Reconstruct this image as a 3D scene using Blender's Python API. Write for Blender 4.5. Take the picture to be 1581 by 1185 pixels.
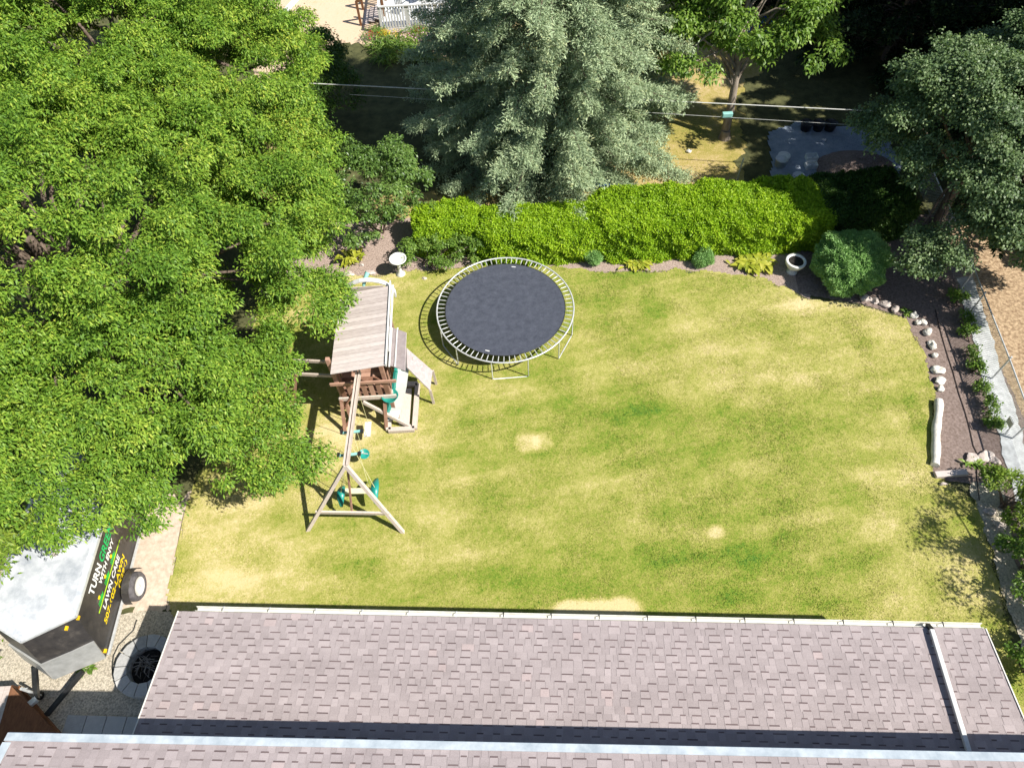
import bpy, math
import numpy as np
from mathutils import Vector, Matrix
R_ = math.radians
for o in list(bpy.data.objects): bpy.data.objects.remove(o)
scene = bpy.context.scene
col = scene.collection

# ---------------------------------------------------------------- camera
FPX, CX, CY, CAMH = 1096.0, 790.5, 592.5, 17.5          # drone camera, pixel focal length of the photograph
_d = np.array([45.0, -753.0, -FPX]); _d /= np.linalg.norm(_d)
_up = -_d
_fw = np.array([0, 0, -1.0]); _y = _fw - _up*_fw.dot(_up); _y /= np.linalg.norm(_y)
_x = np.cross(_y, _up)
CR = np.array([_x, _y, _up])
def at(px, py, z=0.0):
    v = CR @ np.array([px-CX, -(py-CY), -FPX]); t = (z-CAMH)/v[2]
    return Vector((v[0]*t, v[1]*t, z))
cam_data = bpy.data.cameras.new('camera'); cam = bpy.data.objects.new('camera', cam_data); col.objects.link(cam)
cam_data.sensor_width = 36.0; cam_data.lens = 36.0*FPX/1581.0
cam_data.clip_start = 0.1; cam_data.clip_end = 500
M4 = Matrix(CR.tolist()).to_4x4(); M4.translation = Vector((0, 0, CAMH)); cam.matrix_world = M4
scene.camera = cam

# ---------------------------------------------------------------- light
SUNV = Vector((0.77, -0.40, 1.0)).normalized()
elev = math.asin(SUNV.z); az = math.atan2(SUNV.x, SUNV.y)
w = bpy.data.worlds.new('World'); scene.world = w; w.use_nodes = True
nt = w.node_tree; bg = nt.nodes['Background']
sky = nt.nodes.new('ShaderNodeTexSky'); sky.sky_type = 'NISHITA'; sky.sun_disc = False
sky.sun_elevation = elev; sky.sun_rotation = az; sky.air_density = 1.0; sky.dust_density = 0.6
nt.links.new(sky.outputs[0], bg.inputs[0]); bg.inputs[1].default_value = 0.078
sd = bpy.data.lights.new('sun', 'SUN'); sd.energy = 5.0; sd.angle = R_(0.53); sd.color = (1.0, 0.955, 0.88)
sun = bpy.data.objects.new('sun', sd); col.objects.link(sun)
sun.rotation_euler = SUNV.to_track_quat('Z', 'Y').to_euler()
scene.view_settings.view_transform = 'Standard'; scene.view_settings.look = 'None'
scene.view_settings.exposure = 0.70; scene.view_settings.gamma = 1.0
scene.render.engine = 'CYCLES'
scene.cycles.max_bounces = 8; scene.cycles.diffuse_bounces = 3; scene.cycles.transparent_max_bounces = 8

# ---------------------------------------------------------------- helpers
WL = {}
def wloc(o): return WL.get(o.name, Vector((0, 0, 0)))
def tag(o, label=None, cat=None, group=None, kind=None):
    if label: o['label'] = label
    if cat: o['category'] = cat
    if group: o['group'] = group
    if kind: o['kind'] = kind
    return o
def thing(name, label, cat, loc, group=None):
    o = bpy.data.objects.new(name, None); col.objects.link(o)
    o.location = loc; WL[o.name] = Vector(loc); o.empty_display_size = 0.2
    return tag(o, label, cat, group)
def link_mesh(name, me, mat, parent=None, origin=None):
    o = bpy.data.objects.new(name, me); col.objects.link(o)
    me.materials.append(mat)
    org = Vector(origin) if origin is not None else (wloc(parent) if parent else Vector((0, 0, 0)))
    WL[o.name] = org
    if parent: o.parent = parent; o.location = org - wloc(parent)
    else: o.location = org
    return o
class MB:
    def __init__(s): s.v = []; s.f = []; s.t = []; s.sm = []
    def add(s, vs, fs, tint=0.5, smooth=False):
        b = len(s.v); s.v += [tuple(v) for v in vs]
        for f in fs: s.f.append([b+i for i in f]); s.t.append(tint); s.sm.append(smooth)
        return s
    def box(s, c, d, rz=0.0, tint=0.5, R=None):
        if R is None: R = Matrix.Rotation(rz, 3, 'Z')
        vs = []
        for i in range(8):
            vs.append(Vector(c) + R @ Vector(((-.5 if not i & 1 else .5)*d[0], (-.5 if not i & 2 else .5)*d[1], (-.5 if not i & 4 else .5)*d[2])))
        return s.add(vs, [(0,2,3,1),(4,5,7,6),(0,1,5,4),(2,6,7,3),(0,4,6,2),(1,3,7,5)], tint)
    def beam(s, p, q, w, h, up=(0,0,1), tint=0.5):
        p = Vector(p); q = Vector(q); d = (q-p); L = d.length; d.normalize()
        u = Vector(up); side = d.cross(u)
        if side.length < 1e-3: side = d.cross(Vector((1, 0, 0)))
        side.normalize(); u = side.cross(d).normalized()
        R = Matrix((side, d, u)).transposed()
        return s.box((p+q)/2, (w, L, h), tint=tint, R=R)
    def tube(s, pts, r, n=8, closed=False, tint=0.5, r1=None, caps=True):
        pts = [Vector(p) for p in pts]; m = len(pts); rings = []
        prev = None
        for i, p in enumerate(pts):
            if closed: d = pts[(i+1) % m]-pts[i-1]
            else: d = pts[min(i+1, m-1)]-pts[max(i-1, 0)]
            d.normalize()
            ref = Vector((0, 0, 1)) if abs(d.z) < .9 else Vector((1, 0, 0))
            a = d.cross(ref).normalized(); b = a.cross(d).normalized()
            rr = r if r1 is None else r+(r1-r)*i/max(m-1, 1)
            if isinstance(r, (list, tuple)): rr = r[i]
            rings.append([p + (a*math.cos(2*math.pi*k/n)+b*math.sin(2*math.pi*k/n))*rr for k in range(n)])
        vs = [v for rg in rings for v in rg]; fs = []
        for i in range(m if closed else m-1):
            j = (i+1) % m
            for k in range(n): fs.append((i*n+k, i*n+(k+1) % n, j*n+(k+1) % n, j*n+k))
        s.add(vs, fs, tint, True)
        if caps and not closed:
            s.add(rings[0], [tuple(range(n))], tint); s.add(rings[-1], [tuple(range(n-1, -1, -1))], tint)
        return s
    def lathe(s, c, prof, n=32, tint=0.5, axis=None, smooth=True):
        c = Vector(c); R = Matrix.Identity(3) if axis is None else Vector(axis).to_track_quat('Z', 'Y').to_matrix()
        vs = []
        for (r, z) in prof:
            for k in range(n): vs.append(c + R @ Vector((r*math.cos(2*math.pi*k/n), r*math.sin(2*math.pi*k/n), z)))
        fs = []
        for i in range(len(prof)-1):
            for k in range(n): fs.append((i*n+k, i*n+(k+1) % n, (i+1)*n+(k+1) % n, (i+1)*n+k))
        return s.add(vs, fs, tint, smooth)
    def slab(s, top, thick, tint=0.5):
        top = [Vector(p) for p in top]; n = len(top)
        nv = (top[1]-top[0]).cross(top[2]-top[0]).normalized()
        if nv.z < 0: top = top[::-1]; nv = -nv
        bot = [p - nv*thick for p in top]
        fs = [tuple(range(n)), tuple(range(2*n-1, n-1, -1))]
        for k in range(n): fs.append((k, n+k, n+(k+1) % n, (k+1) % n))
        return s.add(top+bot, fs, tint)
    def prism(s, top, bot, tint=0.5):
        n = len(top); fs = [tuple(range(n)), tuple(range(2*n-1, n-1, -1))]
        for k in range(n): fs.append((k, n+k, n+(k+1) % n, (k+1) % n))
        return s.add(list(top)+list(bot), fs, tint)
    def build(s, name, mat, parent=None, origin=None, bevel=0.0):
        org = Vector(origin) if origin is not None else (wloc(parent) if parent else Vector((0, 0, 0)))
        me = bpy.data.meshes.new(name)
        me.from_pydata([tuple(Vector(v)-org) for v in s.v], [], s.f)
        at_ = me.attributes.new('tint', 'FLOAT', 'FACE'); at_.data.foreach_set('value', np.array(s.t, dtype=np.float32))
        me.polygons.foreach_set('use_smooth', np.array(s.sm, dtype=bool)); me.update()
        o = link_mesh(name, me, mat, parent, org)
        if bevel:
            b = o.modifiers.new('bevel', 'BEVEL'); b.width = bevel; b.segments = 2; b.limit_method = 'ANGLE'
        return o

def np_mesh(name, V, nper, tint, mat, parent=None, origin=(0, 0, 0), extra=None):
    """V: (n, nper, 3) polygons that share nothing"""
    n = V.shape[0]; me = bpy.data.meshes.new(name)
    V = V - np.array(origin)
    me.vertices.add(n*nper); me.vertices.foreach_set('co', V.reshape(-1).astype(np.float32))
    me.loops.add(n*nper); me.loops.foreach_set('vertex_index', np.arange(n*nper, dtype=np.int32))
    me.polygons.add(n); me.polygons.foreach_set('loop_start', (np.arange(n)*nper).astype(np.int32))
    me.update(calc_edges=True)
    a = me.attributes.new('tint', 'FLOAT', 'FACE'); a.data.foreach_set('value', tint.astype(np.float32))
    if extra is not None:
        a = me.attributes.new('dry', 'FLOAT', 'FACE'); a.data.foreach_set('value', extra.astype(np.float32))
    return link_mesh(name, me, mat, parent, origin)

def vnoise(x, y, seed=0):
    x = np.asarray(x, float); y = np.asarray(y, float)
    xi = np.floor(x).astype(np.int64); yi = np.floor(y).astype(np.int64)
    fx = x-xi; fy = y-yi; fx = fx*fx*(3-2*fx); fy = fy*fy*(3-2*fy)
    def h(a, b):
        n = (a*374761393 + b*668265263 + seed*982451653) & 0x7fffffff
        n = ((n ^ (n >> 13))*1274126177) & 0x7fffffff
        return ((n ^ (n >> 16)) & 0xffff)/65535.0
    return (h(xi, yi)*(1-fx)+h(xi+1, yi)*fx)*(1-fy)+(h(xi, yi+1)*(1-fx)+h(xi+1, yi+1)*fx)*fy
def fbm(x, y, seed=0, oct=4):
    s = 0; a = .5; t = 0
    for k in range(oct): s = s+a*vnoise(x*2**k, y*2**k, seed+k*17); t += a; a *= .55
    return s/t

# ---------------------------------------------------------------- materials
def base_mat(name, rough=0.8, spec=0.3, metal=0.0):
    m = bpy.data.materials.new(name); m.use_nodes = True; nt = m.node_tree
    b = nt.nodes['Principled BSDF']; b.inputs['Roughness'].default_value = rough
    b.inputs['Specular IOR Level'].default_value = spec; b.inputs['Metallic'].default_value = metal
    return m, nt, b
def ramp(nt, fac, stops):
    r = nt.nodes.new('ShaderNodeValToRGB'); cr = r.color_ramp
    while len(cr.elements) < len(stops): cr.elements.new(0.5)
    for e, (p, c) in zip(cr.elements, stops): e.position = p; e.color = (*c, 1)
    nt.links.new(fac, r.inputs[0]); return r.outputs[0]
def noise(nt, scale, detail=4, rough=.6, stretch=None, coord='Object', rot=None):
    tc = nt.nodes.new('ShaderNodeTexCoord'); src = tc.outputs[coord]
    if stretch or rot:
        mp = nt.nodes.new('ShaderNodeMapping')
        if stretch: mp.inputs['Scale'].default_value = stretch
        if rot: mp.inputs['Rotation'].default_value = rot
        nt.links.new(src, mp.inputs[0]); src = mp.outputs[0]
    n = nt.nodes.new('ShaderNodeTexNoise'); n.inputs['Scale'].default_value = scale
    n.inputs['Detail'].default_value = detail; n.inputs['Roughness'].default_value = rough
    nt.links.new(src, n.inputs['Vector']); return n.outputs['Fac']
def attr(nt, nm):
    a = nt.nodes.new('ShaderNodeAttribute'); a.attribute_name = nm; return a.outputs['Fac']
def math_(nt, op, a, b):
    m = nt.nodes.new('ShaderNodeMath'); m.operation = op
    for i, v in enumerate((a, b)):
        if isinstance(v, (int, float)): m.inputs[i].default_value = v
        else: nt.links.new(v, m.inputs[i])
    return m.outputs[0]
def mixc(nt, fac, a, b, mode='MIX'):
    m = nt.nodes.new('ShaderNodeMix'); m.data_type = 'RGBA'; m.blend_type = mode
    for s, v in ((m.inputs[0], fac), (m.inputs[6], a), (m.inputs[7], b)):
        if isinstance(v, (int, float)): s.default_value = v
        elif isinstance(v, tuple): s.default_value = (*v, 1)
        else: nt.links.new(v, s)
    return m.outputs[2]
def bump(nt, b, h, strength=.5, dist=.02):
    bp = nt.nodes.new('ShaderNodeBump'); bp.inputs['Strength'].default_value = strength; bp.inputs['Distance'].default_value = dist
    nt.links.new(h, bp.inputs['Height']); nt.links.new(bp.outputs[0], b.inputs['Normal'])
def simple(name, c1, c2, scale=8, rough=.8, bmp=.3, spec=.3, metal=0., stretch=None, tintamt=.0, lo=.3, hi=.7, dist=.01):
    m, nt, b = base_mat(name, rough, spec, metal)
    n = noise(nt, scale, 5, .65, stretch)
    f = n
    if tintamt: f = math_(nt, 'ADD', math_(nt, 'MULTIPLY', n, 1-tintamt), math_(nt, 'MULTIPLY', attr(nt, 'tint'), tintamt))
    c = ramp(nt, f, [(lo, c1), (hi, c2)]); nt.links.new(c, b.inputs['Base Color'])
    if bmp: bump(nt, b, noise(nt, scale*6, 4, .7, stretch), bmp, dist)
    return m
def leaf_mat(name, stops, trans=.35, rough=.5, spec=.22, big=.5, transcol=(1.0, 1.15, .5)):
    """per-leaf tint plus a slow drift of colour through the crown"""
    m = bpy.data.materials.new(name); m.use_nodes = True; nt = m.node_tree
    b = nt.nodes['Principled BSDF']; b.inputs['Roughness'].default_value = rough; b.inputs['Specular IOR Level'].default_value = spec
    n = noise(nt, big, 3, .6)
    f = math_(nt, 'ADD', math_(nt, 'MULTIPLY', attr(nt, 'tint'), .62), math_(nt, 'MULTIPLY', n, .38))
    c = ramp(nt, f, stops); nt.links.new(c, b.inputs['Base Color'])
    tr = nt.nodes.new('ShaderNodeBsdfTranslucent')
    nt.links.new(mixc(nt, 1.0, c, transcol, 'MULTIPLY'), tr.inputs[0])
    mx = nt.nodes.new('ShaderNodeMixShader'); mx.inputs[0].default_value = trans
    nt.links.new(b.outputs[0], mx.inputs[1]); nt.links.new(tr.outputs[0], mx.inputs[2])
    nt.links.new(mx.outputs[0], nt.nodes['Material Output'].inputs[0])
    return m

M = {}
def grass_like(name, blades=False, st=None):
    m, nt, b = base_mat(name, .85, .15)
    n1 = noise(nt, 6, 6, .8); n2 = noise(nt, 22, 5, .85)
    f = attr(nt, 'dry')
    f = math_(nt, 'ADD', f, math_(nt, 'MULTIPLY', math_(nt, 'SUBTRACT', n1, .5), .85))
    f = math_(nt, 'ADD', f, math_(nt, 'MULTIPLY', math_(nt, 'SUBTRACT', n2, .5), 1.1))
    if blades: f = math_(nt, 'ADD', f, math_(nt, 'MULTIPLY', math_(nt, 'SUBTRACT', attr(nt, 'tint'), .5), .5))
    st = st or [(0.0, (.07, .17, .022)), (.2, (.165, .24, .024)), (.42, (.275, .288, .058)), (.66, (.405, .372, .118)), (.95, (.60, .50, .26))]
    c = ramp(nt, f, st); nt.links.new(c, b.inputs['Base Color'])
    if not blades: bump(nt, b, n2, .8, .03)
    return m
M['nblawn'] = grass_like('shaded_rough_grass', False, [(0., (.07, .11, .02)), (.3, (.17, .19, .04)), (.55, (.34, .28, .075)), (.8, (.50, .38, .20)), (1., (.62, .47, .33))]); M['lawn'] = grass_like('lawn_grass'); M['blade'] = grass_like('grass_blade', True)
M['soil'] = simple('garden_soil', (.15, .11, .09), (.34, .265, .235), 14, .95, .9, .1, dist=.03)
M['mulch'] = simple('bark_mulch', (.26, .19, .155), (.60, .47, .40), 22, .95, 1., .1, dist=.03)
M['dirt'] = simple('packed_dirt', (.42, .33, .25), (.66, .54, .43), 7, .95, .5, .1, dist=.02)
M['gravel'] = simple('pale_gravel', (.34, .29, .21), (.78, .70, .56), 26, .9, 1., .2, dist=.03, lo=.35, hi=.6)
M['darkground'] = simple('shaded_ground', (.05, .055, .025), (.13, .13, .055), 2.2, .95, .6, .1, dist=.03)  # dark colour; also paints tree shade where laid over the neighbour's grass
M['dryyard'] = simple('dry_yard', (.26, .17, .10), (.66, .49, .31), 10, .95, 1., .1, dist=.04, lo=.35, hi=.65)
M['paver'] = simple('concrete_paver', (.28, .28, .27), (.42, .41, .39), 12, .85, .3, tintamt=.4)
M['stone'] = simple('pale_stone', (.50, .47, .40), (.84, .81, .74), 6, .85, .7, dist=.02)
M['pinkstone'] = simple('weathered_flagstone', (.38, .31, .27), (.62, .55, .50), 6, .85, .7, dist=.02)
M['concrete'] = simple('cast_concrete', (.55, .54, .50), (.80, .79, .75), 9, .8, .2)
M['ringblock'] = simple('ring_block', (.30, .30, .29), (.48, .47, .45), 16, .85, .4, tintamt=.35)
M['char'] = simple('charred_soil', (.010, .009, .008), (.05, .045, .04), 18, .95, 1., .1)
M['twig'] = simple('grey_twig', (.10, .085, .07), (.30, .27, .24), 20, .9, .3, tintamt=.6)
M['bark'] = simple('grey_bark', (.10, .075, .055), (.26, .20, .16), 9, .95, 1., .1, stretch=(1, 1, .25), dist=.03)
M['palebark'] = simple('pale_bark', (.20, .16, .12), (.40, .34, .28), 7, .95, .8, .1, stretch=(1, 1, .3), dist=.03)
M['wood'] = simple('silvered_wood', (.40, .34, .31), (.60, .53, .49), 5, .85, .4, .2, stretch=(1, 6, 6), tintamt=.3, dist=.004)
M['woody'] = simple('silvered_beam', (.34, .27, .22), (.60, .52, .45), 7, .85, .4, .2, stretch=(6, 1, 1), tintamt=.4, dist=.004)
M['redwood'] = simple('stained_cedar', (.19, .095, .06), (.42, .25, .18), 6, .8, .4, .25, tintamt=.5, dist=.004)
M['darkwood'] = simple('dark_brown_wood', (.10, .045, .022), (.24, .11, .05), 6, .75, .4, .25, stretch=(5, 1, 1), tintamt=.4, dist=.004)
M['pinkply'] = simple('weathered_plywood', (.34, .29, .285), (.54, .47, .465), 7, .85, .3, .2, tintamt=.3)
M['teal'] = simple('teal_plastic', (.012, .20, .16), (.02, .32, .26), 3, .35, .0, .5)
M['tealpale'] = simple('faded_teal_plastic', (.18, .42, .38), (.30, .55, .50), 4, .45, .0, .4)
M['cream'] = simple('cream_plastic', (.62, .60, .38), (.75, .72, .48), 4, .4, .0, .4)
M['rope'] = simple('yellow_chain', (.45, .42, .20), (.65, .60, .32), 40, .7, .0)
M['white'] = simple('white_paint', (.52, .52, .50), (.68, .68, .66), 5, .5, .1)
M['drip'] = simple('pale_blue_drip_metal', (.32, .37, .41), (.50, .55, .58), 3, .45, .1, .5, lo=.35, hi=.65)
M['palebed'] = simple('bleached_slide_bed', (.48, .50, .47), (.62, .63, .60), 4, .5, .0, .4)
M['galv'] = simple('galvanised_steel', (.50, .51, .50), (.72, .73, .72), 12, .42, .1, .5, metal=.35)
M['gutter'] = simple('cream_gutter', (.62, .60, .52), (.80, .79, .72), 6, .5, .1)
M['black'] = simple('black_steel', (.012, .012, .013), (.03, .03, .03), 8, .4, .1, .5)
M['rubber'] = simple('dusty_rubber', (.055, .052, .055), (.14, .13, .135), 10, .85, .3)
M['blackhose'] = simple('black_rubber_hose', (.015, .015, .015), (.04, .04, .035), 8, .6, .1)
M['hosebrown'] = simple('soaker_hose', (.03, .022, .02), (.06, .045, .04), 8, .8, .1)
M['amber'] = simple('amber_lens', (.75, .42, .01), (.85, .55, .02), 3, .3, 0, .5)
M['siding'] = simple('beige_siding', (.50, .47, .41), (.60, .57, .50), 4, .7, .1)
M['blueplastic'] = simple('blue_tarp', (.02, .10, .45), (.06, .22, .70), 7, .5, .5, .4)
M['tarp'] = simple('grey_blue_tarp', (.20, .26, .34), (.40, .45, .52), 3, .5, 1., .4, dist=.06)
M['bucket'] = simple('white_bucket', (.66, .70, .70), (.82, .84, .83), 4, .5, 0)
M['cable'] = simple('grey_cable', (.50, .50, .47), (.66, .66, .62), 20, .6, 0)
M['deckpaint'] = simple('pale_grey_deck', (.50, .52, .55), (.70, .72, .74), 6, .7, .1, tintamt=.4)
M['strip'] = simple('pale_concrete_strip', (.38, .39, .39), (.66, .68, .67), 5, .85, .6, .1, dist=.03)
def m_jump():
    m, nt, b = base_mat('woven_black_mat', .62, .35)
    c = ramp(nt, noise(nt, 4.5, 9, .85), [(.32, (.034, .039, .054)), (.68, (.082, .090, .115))]); nt.links.new(c, b.inputs['Base Color'])
    bump(nt, b, noise(nt, 200, 2, .5), .3, .004); return m
M['jump'] = m_jump()
def m_roofmetal():
    m, nt, b = base_mat('weathered_aluminium', .5, .5, .15)
    c = ramp(nt, noise(nt, 1.6, 6, .7), [(.3, (.30, .33, .37)), (.48, (.50, .52, .55)), (.66, (.72, .74, .76))]); nt.links.new(c, b.inputs['Base Color'])
    bump(nt, b, noise(nt, 1.2, 3, .5), .3, .03); return m
M['roofmetal'] = m_roofmetal()
def m_side():
    m, nt, b = base_mat('black_trailer_skin', .38, .5)
    c = ramp(nt, noise(nt, 2.5, 6, .75), [(.32, (.022, .021, .022)), (.55, (.05, .045, .042)), (.8, (.16, .14, .12))]); nt.links.new(c, b.inputs['Base Color'])
    return m
M['side'] = m_side()
M['guard'] = simple('brushed_stone_guard', (.40, .40, .38), (.56, .56, .54), 5, .4, .1, .5, metal=.4)
def m_shingle():
    m, nt, b = base_mat('laminated_shingles', .92, .15)
    n = noise(nt, .9, 6, .75, (1, 2.2, 1)); n2 = noise(nt, 90, 3, .8)
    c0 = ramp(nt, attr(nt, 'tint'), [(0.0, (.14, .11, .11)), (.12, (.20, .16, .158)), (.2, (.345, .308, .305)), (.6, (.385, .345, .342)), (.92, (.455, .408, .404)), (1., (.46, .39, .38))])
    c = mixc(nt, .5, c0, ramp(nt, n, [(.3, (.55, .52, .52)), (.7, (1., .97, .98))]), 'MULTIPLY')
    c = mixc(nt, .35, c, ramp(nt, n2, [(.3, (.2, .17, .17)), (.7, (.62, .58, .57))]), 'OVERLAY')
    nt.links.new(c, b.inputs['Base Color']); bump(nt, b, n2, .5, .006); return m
M['shingle'] = m_shingle()
# foliage
M['leaf_big'] = leaf_mat('compound_leaves', [(.10, (.045, .115, .010)), (.38, (.120, .235, .026)), (.60, (.220, .350, .038)), (.80, (.37, .46, .062)), (.95, (.58, .50, .07)), (1., (.32, .18, .05))], .26, .5, .25)
M['leaf_light'] = leaf_mat('light_leaves', [(.15, (.08, .15, .018)), (.45, (.17, .27, .03)), (.75, (.28, .36, .045)), (.95, (.40, .42, .08))], .32, .5, .35)
M['leaf_lime'] = leaf_mat('golden_hedge_leaves', [(.12, (.07, .17, .010)), (.36, (.22, .38, .014)), (.66, (.37, .53, .024)), (.92, (.58, .62, .06))], .32, .5, .3)
M['leaf_shade'] = leaf_mat('shade_dark_leaves', [(.15, (.025, .06, .010)), (.5, (.055, .12, .018)), (.9, (.11, .18, .03))], .3, .5, .3)  # shade put into the leaf colour, for the shaded hedge end and shrub
M['leaf_grey'] = leaf_mat('grey_green_leaves', [(.15, (.055, .10, .04)), (.5, (.14, .215, .085)), (.8, (.26, .34, .15)), (.96, (.44, .50, .30))], .28, .5, .4)
M['leaf_lilac'] = leaf_mat('lilac_leaves', [(.15, (.05, .11, .022)), (.5, (.13, .23, .045)), (.85, (.25, .36, .085))], .3, .42, .5)
M['leaf_mid'] = leaf_mat('soft_green_leaves', [(.15, (.065, .13, .022)), (.5, (.16, .28, .04)), (.85, (.32, .43, .08))], .36, .45, .4)
M['needle_blue'] = leaf_mat('blue_spruce_needles', [(.12, (.085, .13, .072)), (.4, (.230, .318, .178)), (.7, (.41, .50, .29)), (.92, (.60, .59, .27)), (1., (.30, .18, .09))], .15, .55, .3, .7, (1, 1, .8))
M['needle_dark'] = leaf_mat('dark_conifer_needles', [(.15, (.010, .022, .010)), (.5, (.025, .05, .018)), (.9, (.07, .11, .03))], .12, .6, .25, .7, (1, 1, .7))
M['arbor'] = leaf_mat('globe_cedar_sprays', [(.15, (.08, .19, .05)), (.5, (.22, .40, .11)), (.85, (.40, .58, .22))], .2, .5, .35, 1.6)
M['hosta'] = leaf_mat('golden_hosta_leaves', [(.15, (.20, .26, .02)), (.5, (.40, .42, .04)), (.9, (.55, .52, .10))], .3, .45, .4)
M['flower_red'] = simple('red_petals', (.45, .01, .03), (.75, .04, .06), 20, .6, 0)
M['flower_pink'] = simple('pink_petals', (.55, .25, .40), (.85, .55, .65), 20, .6, 0)
M['flower_yellow'] = simple('yellow_petals', (.75, .45, .02), (.85, .65, .05), 20, .6, 0)
def m_col(name, c, rough=.5):
    m, nt, b = base_mat(name, rough); b.inputs['Base Color'].default_value = (*c, 1); return m
M['lt_white'] = m_col('white_lettering', (.85, .85, .83)); M['lt_green'] = m_col('green_lettering', (.01, .48, .12))
M['lt_yellow'] = m_col('yellow_lettering', (.85, .62, .01)); M['lt_lime'] = m_col('lime_lettering', (.45, .72, .02))
M['leafgreen'] = m_col('leaf_green_vinyl', (.03, .45, .06))
M['redp'] = m_col('red_lens', (.5, .02, .01), .3)

# ---------------------------------------------------------------- ground sheets
def pxpts(l, z=0.0): return [at(a, b, z) for a, b in l]
def inside(poly, X, Y):
    r = np.zeros(X.shape, bool); n = len(poly)
    for i in range(n):
        x1, y1 = poly[i][0], poly[i][1]; x2, y2 = poly[i-1][0], poly[i-1][1]
        if y1 == y2: continue
        c = ((y1 > Y) != (y2 > Y)) & (X < (x2-x1)*(Y-y1)/(y2-y1)+x1); r ^= c
    return r
def rough_edge(poly, step=.12, amp=.09, seed=1):
    out = []
    n = len(poly); rng = np.random.default_rng(seed)
    for i in range(n):
        a = Vector(poly[i][:2]); b = Vector(poly[(i+1) % n][:2]); L = (b-a).length; k = max(1, int(L/step))
        nn = Vector((-(b-a).y, (b-a).x)).normalized() if L > 0 else Vector((0, 0))
        for j in range(k):
            p = a+(b-a)*j/k
            q = (float(fbm(p.x*1.5+seed, p.y*1.5, seed, 3))-.5)*4*amp + rng.normal()*amp*.25
            out.append(p+nn*q)
    return out
def sheet(name, poly, z, mat, seed=1, amp=.09, raw=False, kind='structure', step=.12):
    pts = poly if raw else rough_edge(poly, step, amp, seed)
    me = bpy.data.meshes.new(name); import bmesh
    bm = bmesh.new(); vs = [bm.verts.new((p[0], p[1], z)) for p in pts]; f = bm.faces.new(vs); bm.normal_update()
    if f.normal.z < 0: f.normal_flip()
    bmesh.ops.triangulate(bm, faces=bm.faces[:], ngon_method='EAR_CLIP'); bm.to_mesh(me); bm.free()
    o = link_mesh(name, me, mat); o['kind'] = kind
    return o

LAWN_PX = [(290,1300),(282,960),(262,930),(272,860),(292,765),(330,690),(380,560),(400,470),(520,428),(600,424),(690,416),(800,404),(905,420),(1060,418),(1180,430),(1240,462),(1330,472),(1395,492),(1424,540),(1440,600),(1438,728),(1500,772),(1530,850),(1545,930),(1570,1010),(1610,1090),(1680,1300)]
lawn_poly = [tuple(at(a, b)[:2]) for a, b in LAWN_PX]
DRY = [(815,682,16,14,.55),(838,684,14,12,.4),(1106,822,12,8,.5),(885,942,24,14,.9),(925,940,20,14,1.),(960,940,26,15,1.1),(340,800,60,60,.28),(330,900,60,45,.32),(420,880,70,50,.2),(470,740,60,40,.15),(560,690,90,30,.35),
       (660,640,40,50,.25),(690,770,40,50,.2),(1380,740,50,22,.2),(1355,800,30,40,.22),(1400,500,60,30,.15),(1180,600,70,20,.12),(1120,540,60,20,.06),(1250,560,70,30,.05),(650,850,70,30,.12),(1500,900,50,60,.14),(540,650,50,25,.4),(1200,470,60,10,.22),(560,440,90,12,.2),(930,560,40,20,.1),(1390,870,60,60,.08),(1300,470,80,14,.25),(1050,470,30,12,.05)]
GRN = [(1170,840,45,30,.2),(1150,880,20,14,.2),(1150,890,70,50,.16),(985,640,60,22,.14),(1000,632,22,8,.2),(1010,470,22,18,.3),(940,520,90,60,.13),(900,640,90,60,.1),(870,600,30,40,.12),(1330,780,22,12,.3),(980,900,100,60,.1),(640,470,60,60,.05),(930,420,80,14,.1),(640,590,14,24,.25),(700,870,80,50,.08),(1330,870,40,50,.12),(1430,680,14,60,.25),(1080,720,50,40,.1)]
def dryness(X, Y):
    c_, s_ = math.cos(.16), math.sin(.16); XR_ = X*c_+Y*s_; YR_ = -X*s_+Y*c_; X2 = X*math.cos(-.75)-Y*math.sin(-.75); Y2 = X*math.sin(-.75)+Y*math.cos(-.75)
    d = .44 + .07*np.clip((X-4)/8, 0, 1) + .05*np.clip((-X-2)/4, 0, 1) + (fbm(X*.22, Y*.3, 3, 4)-.5)*.26 + (fbm(X*1.3, Y*1.3, 9, 4)-.5)*.34 + (fbm(XR_*.25, YR_*3.2, 21, 3)-.5)*.34 + (fbm(X2*.25, Y2*3.5, 27, 3)-.5)*.14
    for L, sg in ((DRY, 1), (GRN, -1)):
        for (px, py, sx, sy, a) in L:
            c = at(px, py); e = at(px+sx, py); g = at(px, py-sy)
            rx = (e-c).length; ry = (g-c).length
            q = ((X-c.x)/rx)**2+((Y-c.y)/ry)**2 + (fbm(X*2, Y*2, 5, 3)-.5)*1.2
            d = d + sg*a*(.75 if sg > 0 else .5)*np.clip(1.25-q*.6, 0, 1)
    # wheel and mower tracks
    d = d + .05*np.sin((X*.15+Y)*2*math.pi/1.05)*(fbm(X*.4, Y*.4, 31, 2) > .45)
    return np.clip(d, 0.05, 1.05)
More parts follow.
